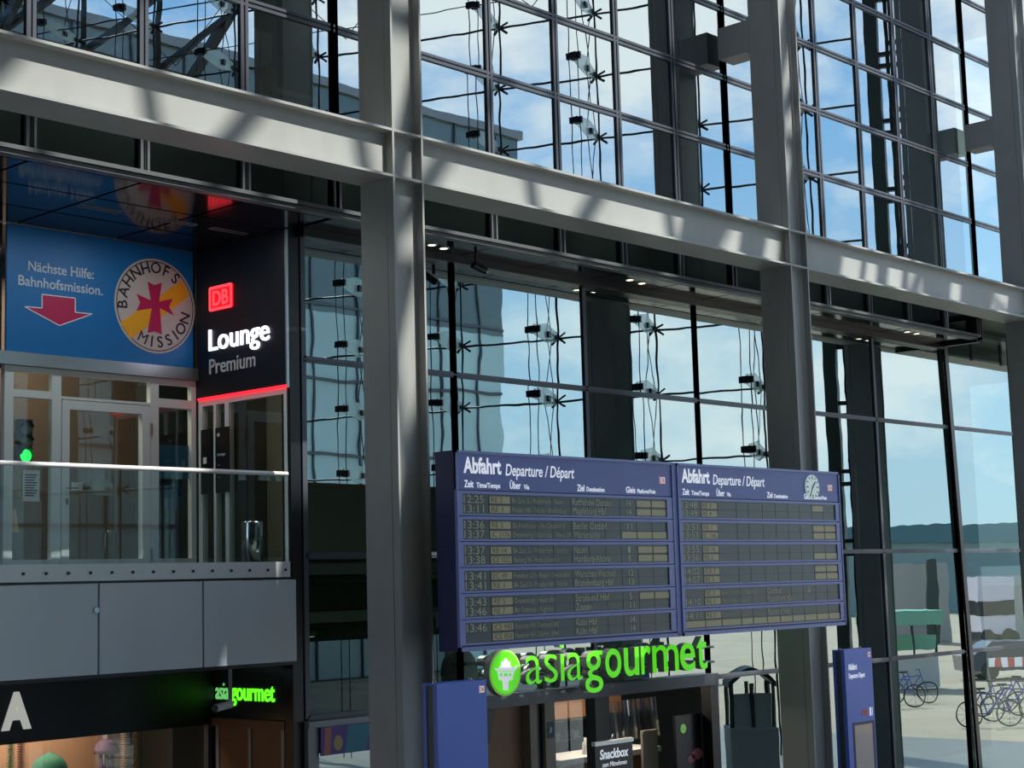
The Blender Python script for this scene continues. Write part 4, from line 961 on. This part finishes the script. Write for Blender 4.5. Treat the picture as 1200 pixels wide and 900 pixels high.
for q in (0, .33, .66, 1): p = a_.lerp(c_, q); MB().tube([p, p+UP*2.5], .06, 8).build('post', M['mast'], t)
def bike(p, dx_, label):
    t = thing('bicycle', label, 'bicycle', tuple(p), 'parked bicycles mirrored in the right windows')
    for s in (-.52, .52):
        c = p+dx_*s+UP*.34; ring = [c+dx_*(.33*math.cos(a*math.pi/10))+UP*(.33*math.sin(a*math.pi/10)) for a in range(21)]
        m = MB().tube(ring, .022, 6, False)
        for k in range(8): m.tube([c, c+dx_*(.32*math.cos(k*math.pi/4))+UP*(.32*math.sin(k*math.pi/4))], .004, 4)
        m.build('wheel', M['black'], t)
    P_ = lambda a, c: p+dx_*a+UP*c
    m = MB()
    for a, c in ((P_(-.52,.34), P_(-.2,.85)), (P_(-.2,.85), P_(.35,.85)), (P_(.35,.85), P_(-.05,.34)), (P_(-.05,.34), P_(-.52,.34)), (P_(-.05,.34), P_(-.22,.95)), (P_(.52,.34), P_(.33,1.0))): m.tube([a, c], .02, 6)
    m.build('frame', M['board_blue'], t)
    MB().bar(P_(-.34, .98), P_(-.1, .98), .12, .05).build('saddle', M['black'], t)
    s_ = Vector((-dx_.y, dx_.x, 0)); MB().tube([P_(.25, 1.02)-s_*.28, P_(.34, 1.05), P_(.25, 1.02)+s_*.28], .016, 6).build('handlebar', M['black'], t)
for px, d in ((1150, 43), (1163, 46), (1176, 44.5), (1192, 47.5), (1046, 50), (1062, 51.5)):
    p = vx(px, d); a = random.uniform(.3, .8); dx_ = (_r0*math.cos(a) + Vector((0, 0, 0))); dx_ = Vector((_r0.x, -_r0.y, 0)).normalized()
    bike(p, dx_, 'parked bicycle outside, mirrored in the low far right windows')
t = thing('barrier_tape', 'red and white striped barrier outside, mirrored above the bicycles at the right edge', 'barrier', tuple(vx(1180, 52)))
a_, c_ = vx(1152, 52), vx(1260, 52)
for k in range(14): MB().bar(a_.lerp(c_, k/14)+UP*1.15, a_.lerp(c_, (k+1)/14)+UP*1.15, .05, .28).build('stripe', M['db_red' if k % 2 else 'white'], t)
for q in (0, .5, 1): p = a_.lerp(c_, q); MB().tube([p, p+UP*1.3], .04, 8).build('post', M['frame_l'], t)
t = thing('parked_car', 'dark car parked outside, mirrored in the low right windows', 'car', tuple(vx(1180, 60)))
p = vx(1185, 62); dx_ = Vector((_r0.x, -_r0.y, 0)).normalized(); nx_ = Vector((-dx_.y, dx_.x, 0))
m = MB(); m.prism([(-2.1,.35),(2.1,.35),(2.15,.75),(1.3,.9),(.7,1.42),(-1.1,1.45),(-1.8,.95),(-2.15,.9)], p-nx_*.85, dx_, (0,0,1), -1.7); m.build('body', mat('car_blue', (.02, .04, .08), .25, coat=.6), t)
for s in (-1.3, 1.3): MB().tube([p+dx_*s-nx_*.9+UP*.33, p+dx_*s+nx_*.9+UP*.33], .33, 16).build('wheel', M['black'], t)


t = thing('hall_kiosk', 'beige kiosk with dark curved roof, mirrored in the glass right of the shop door', 'kiosk', tuple(vx(872, 33)))
a_, c_ = vx(845, 33), vx(900, 33); dx_ = (c_-a_).normalized(); ny_ = Vector((-dx_.y, dx_.x, 0)); L_ = (c_-a_).length
MB().bar(a_+UP*.5, c_+UP*.5, .9, 1.0).build('counter', M['paper'], t)
MB().bar(a_+UP*1.04, c_+UP*1.04, 1.0, .08).build('counter_top', M['paper'], t)
for q in (.06, .5, .94):
    for s_ in (-.36, .36): p = a_.lerp(c_, q)+ny_*s_; MB().bar(p+UP*1.05, p+UP*1.95, .06, .06).build('post', M['mast'], t)
m = MB().prism([(L_*(k/10), .30*math.sin(math.pi*k/10)) for k in range(11)] + [(L_*(1-k/10), .30*math.sin(math.pi*k/10)-.10) for k in range(11)], a_+UP*1.98-ny_*.5, dx_, (0,0,1), -1.0); m.build('roof', M['mast'], t)
MB().bar(a_.lerp(c_, .1)+UP*1.4+ny_*.3, a_.lerp(c_, .9)+UP*1.4+ny_*.3, .04, .7).build('back_panel', M['paper'], t)
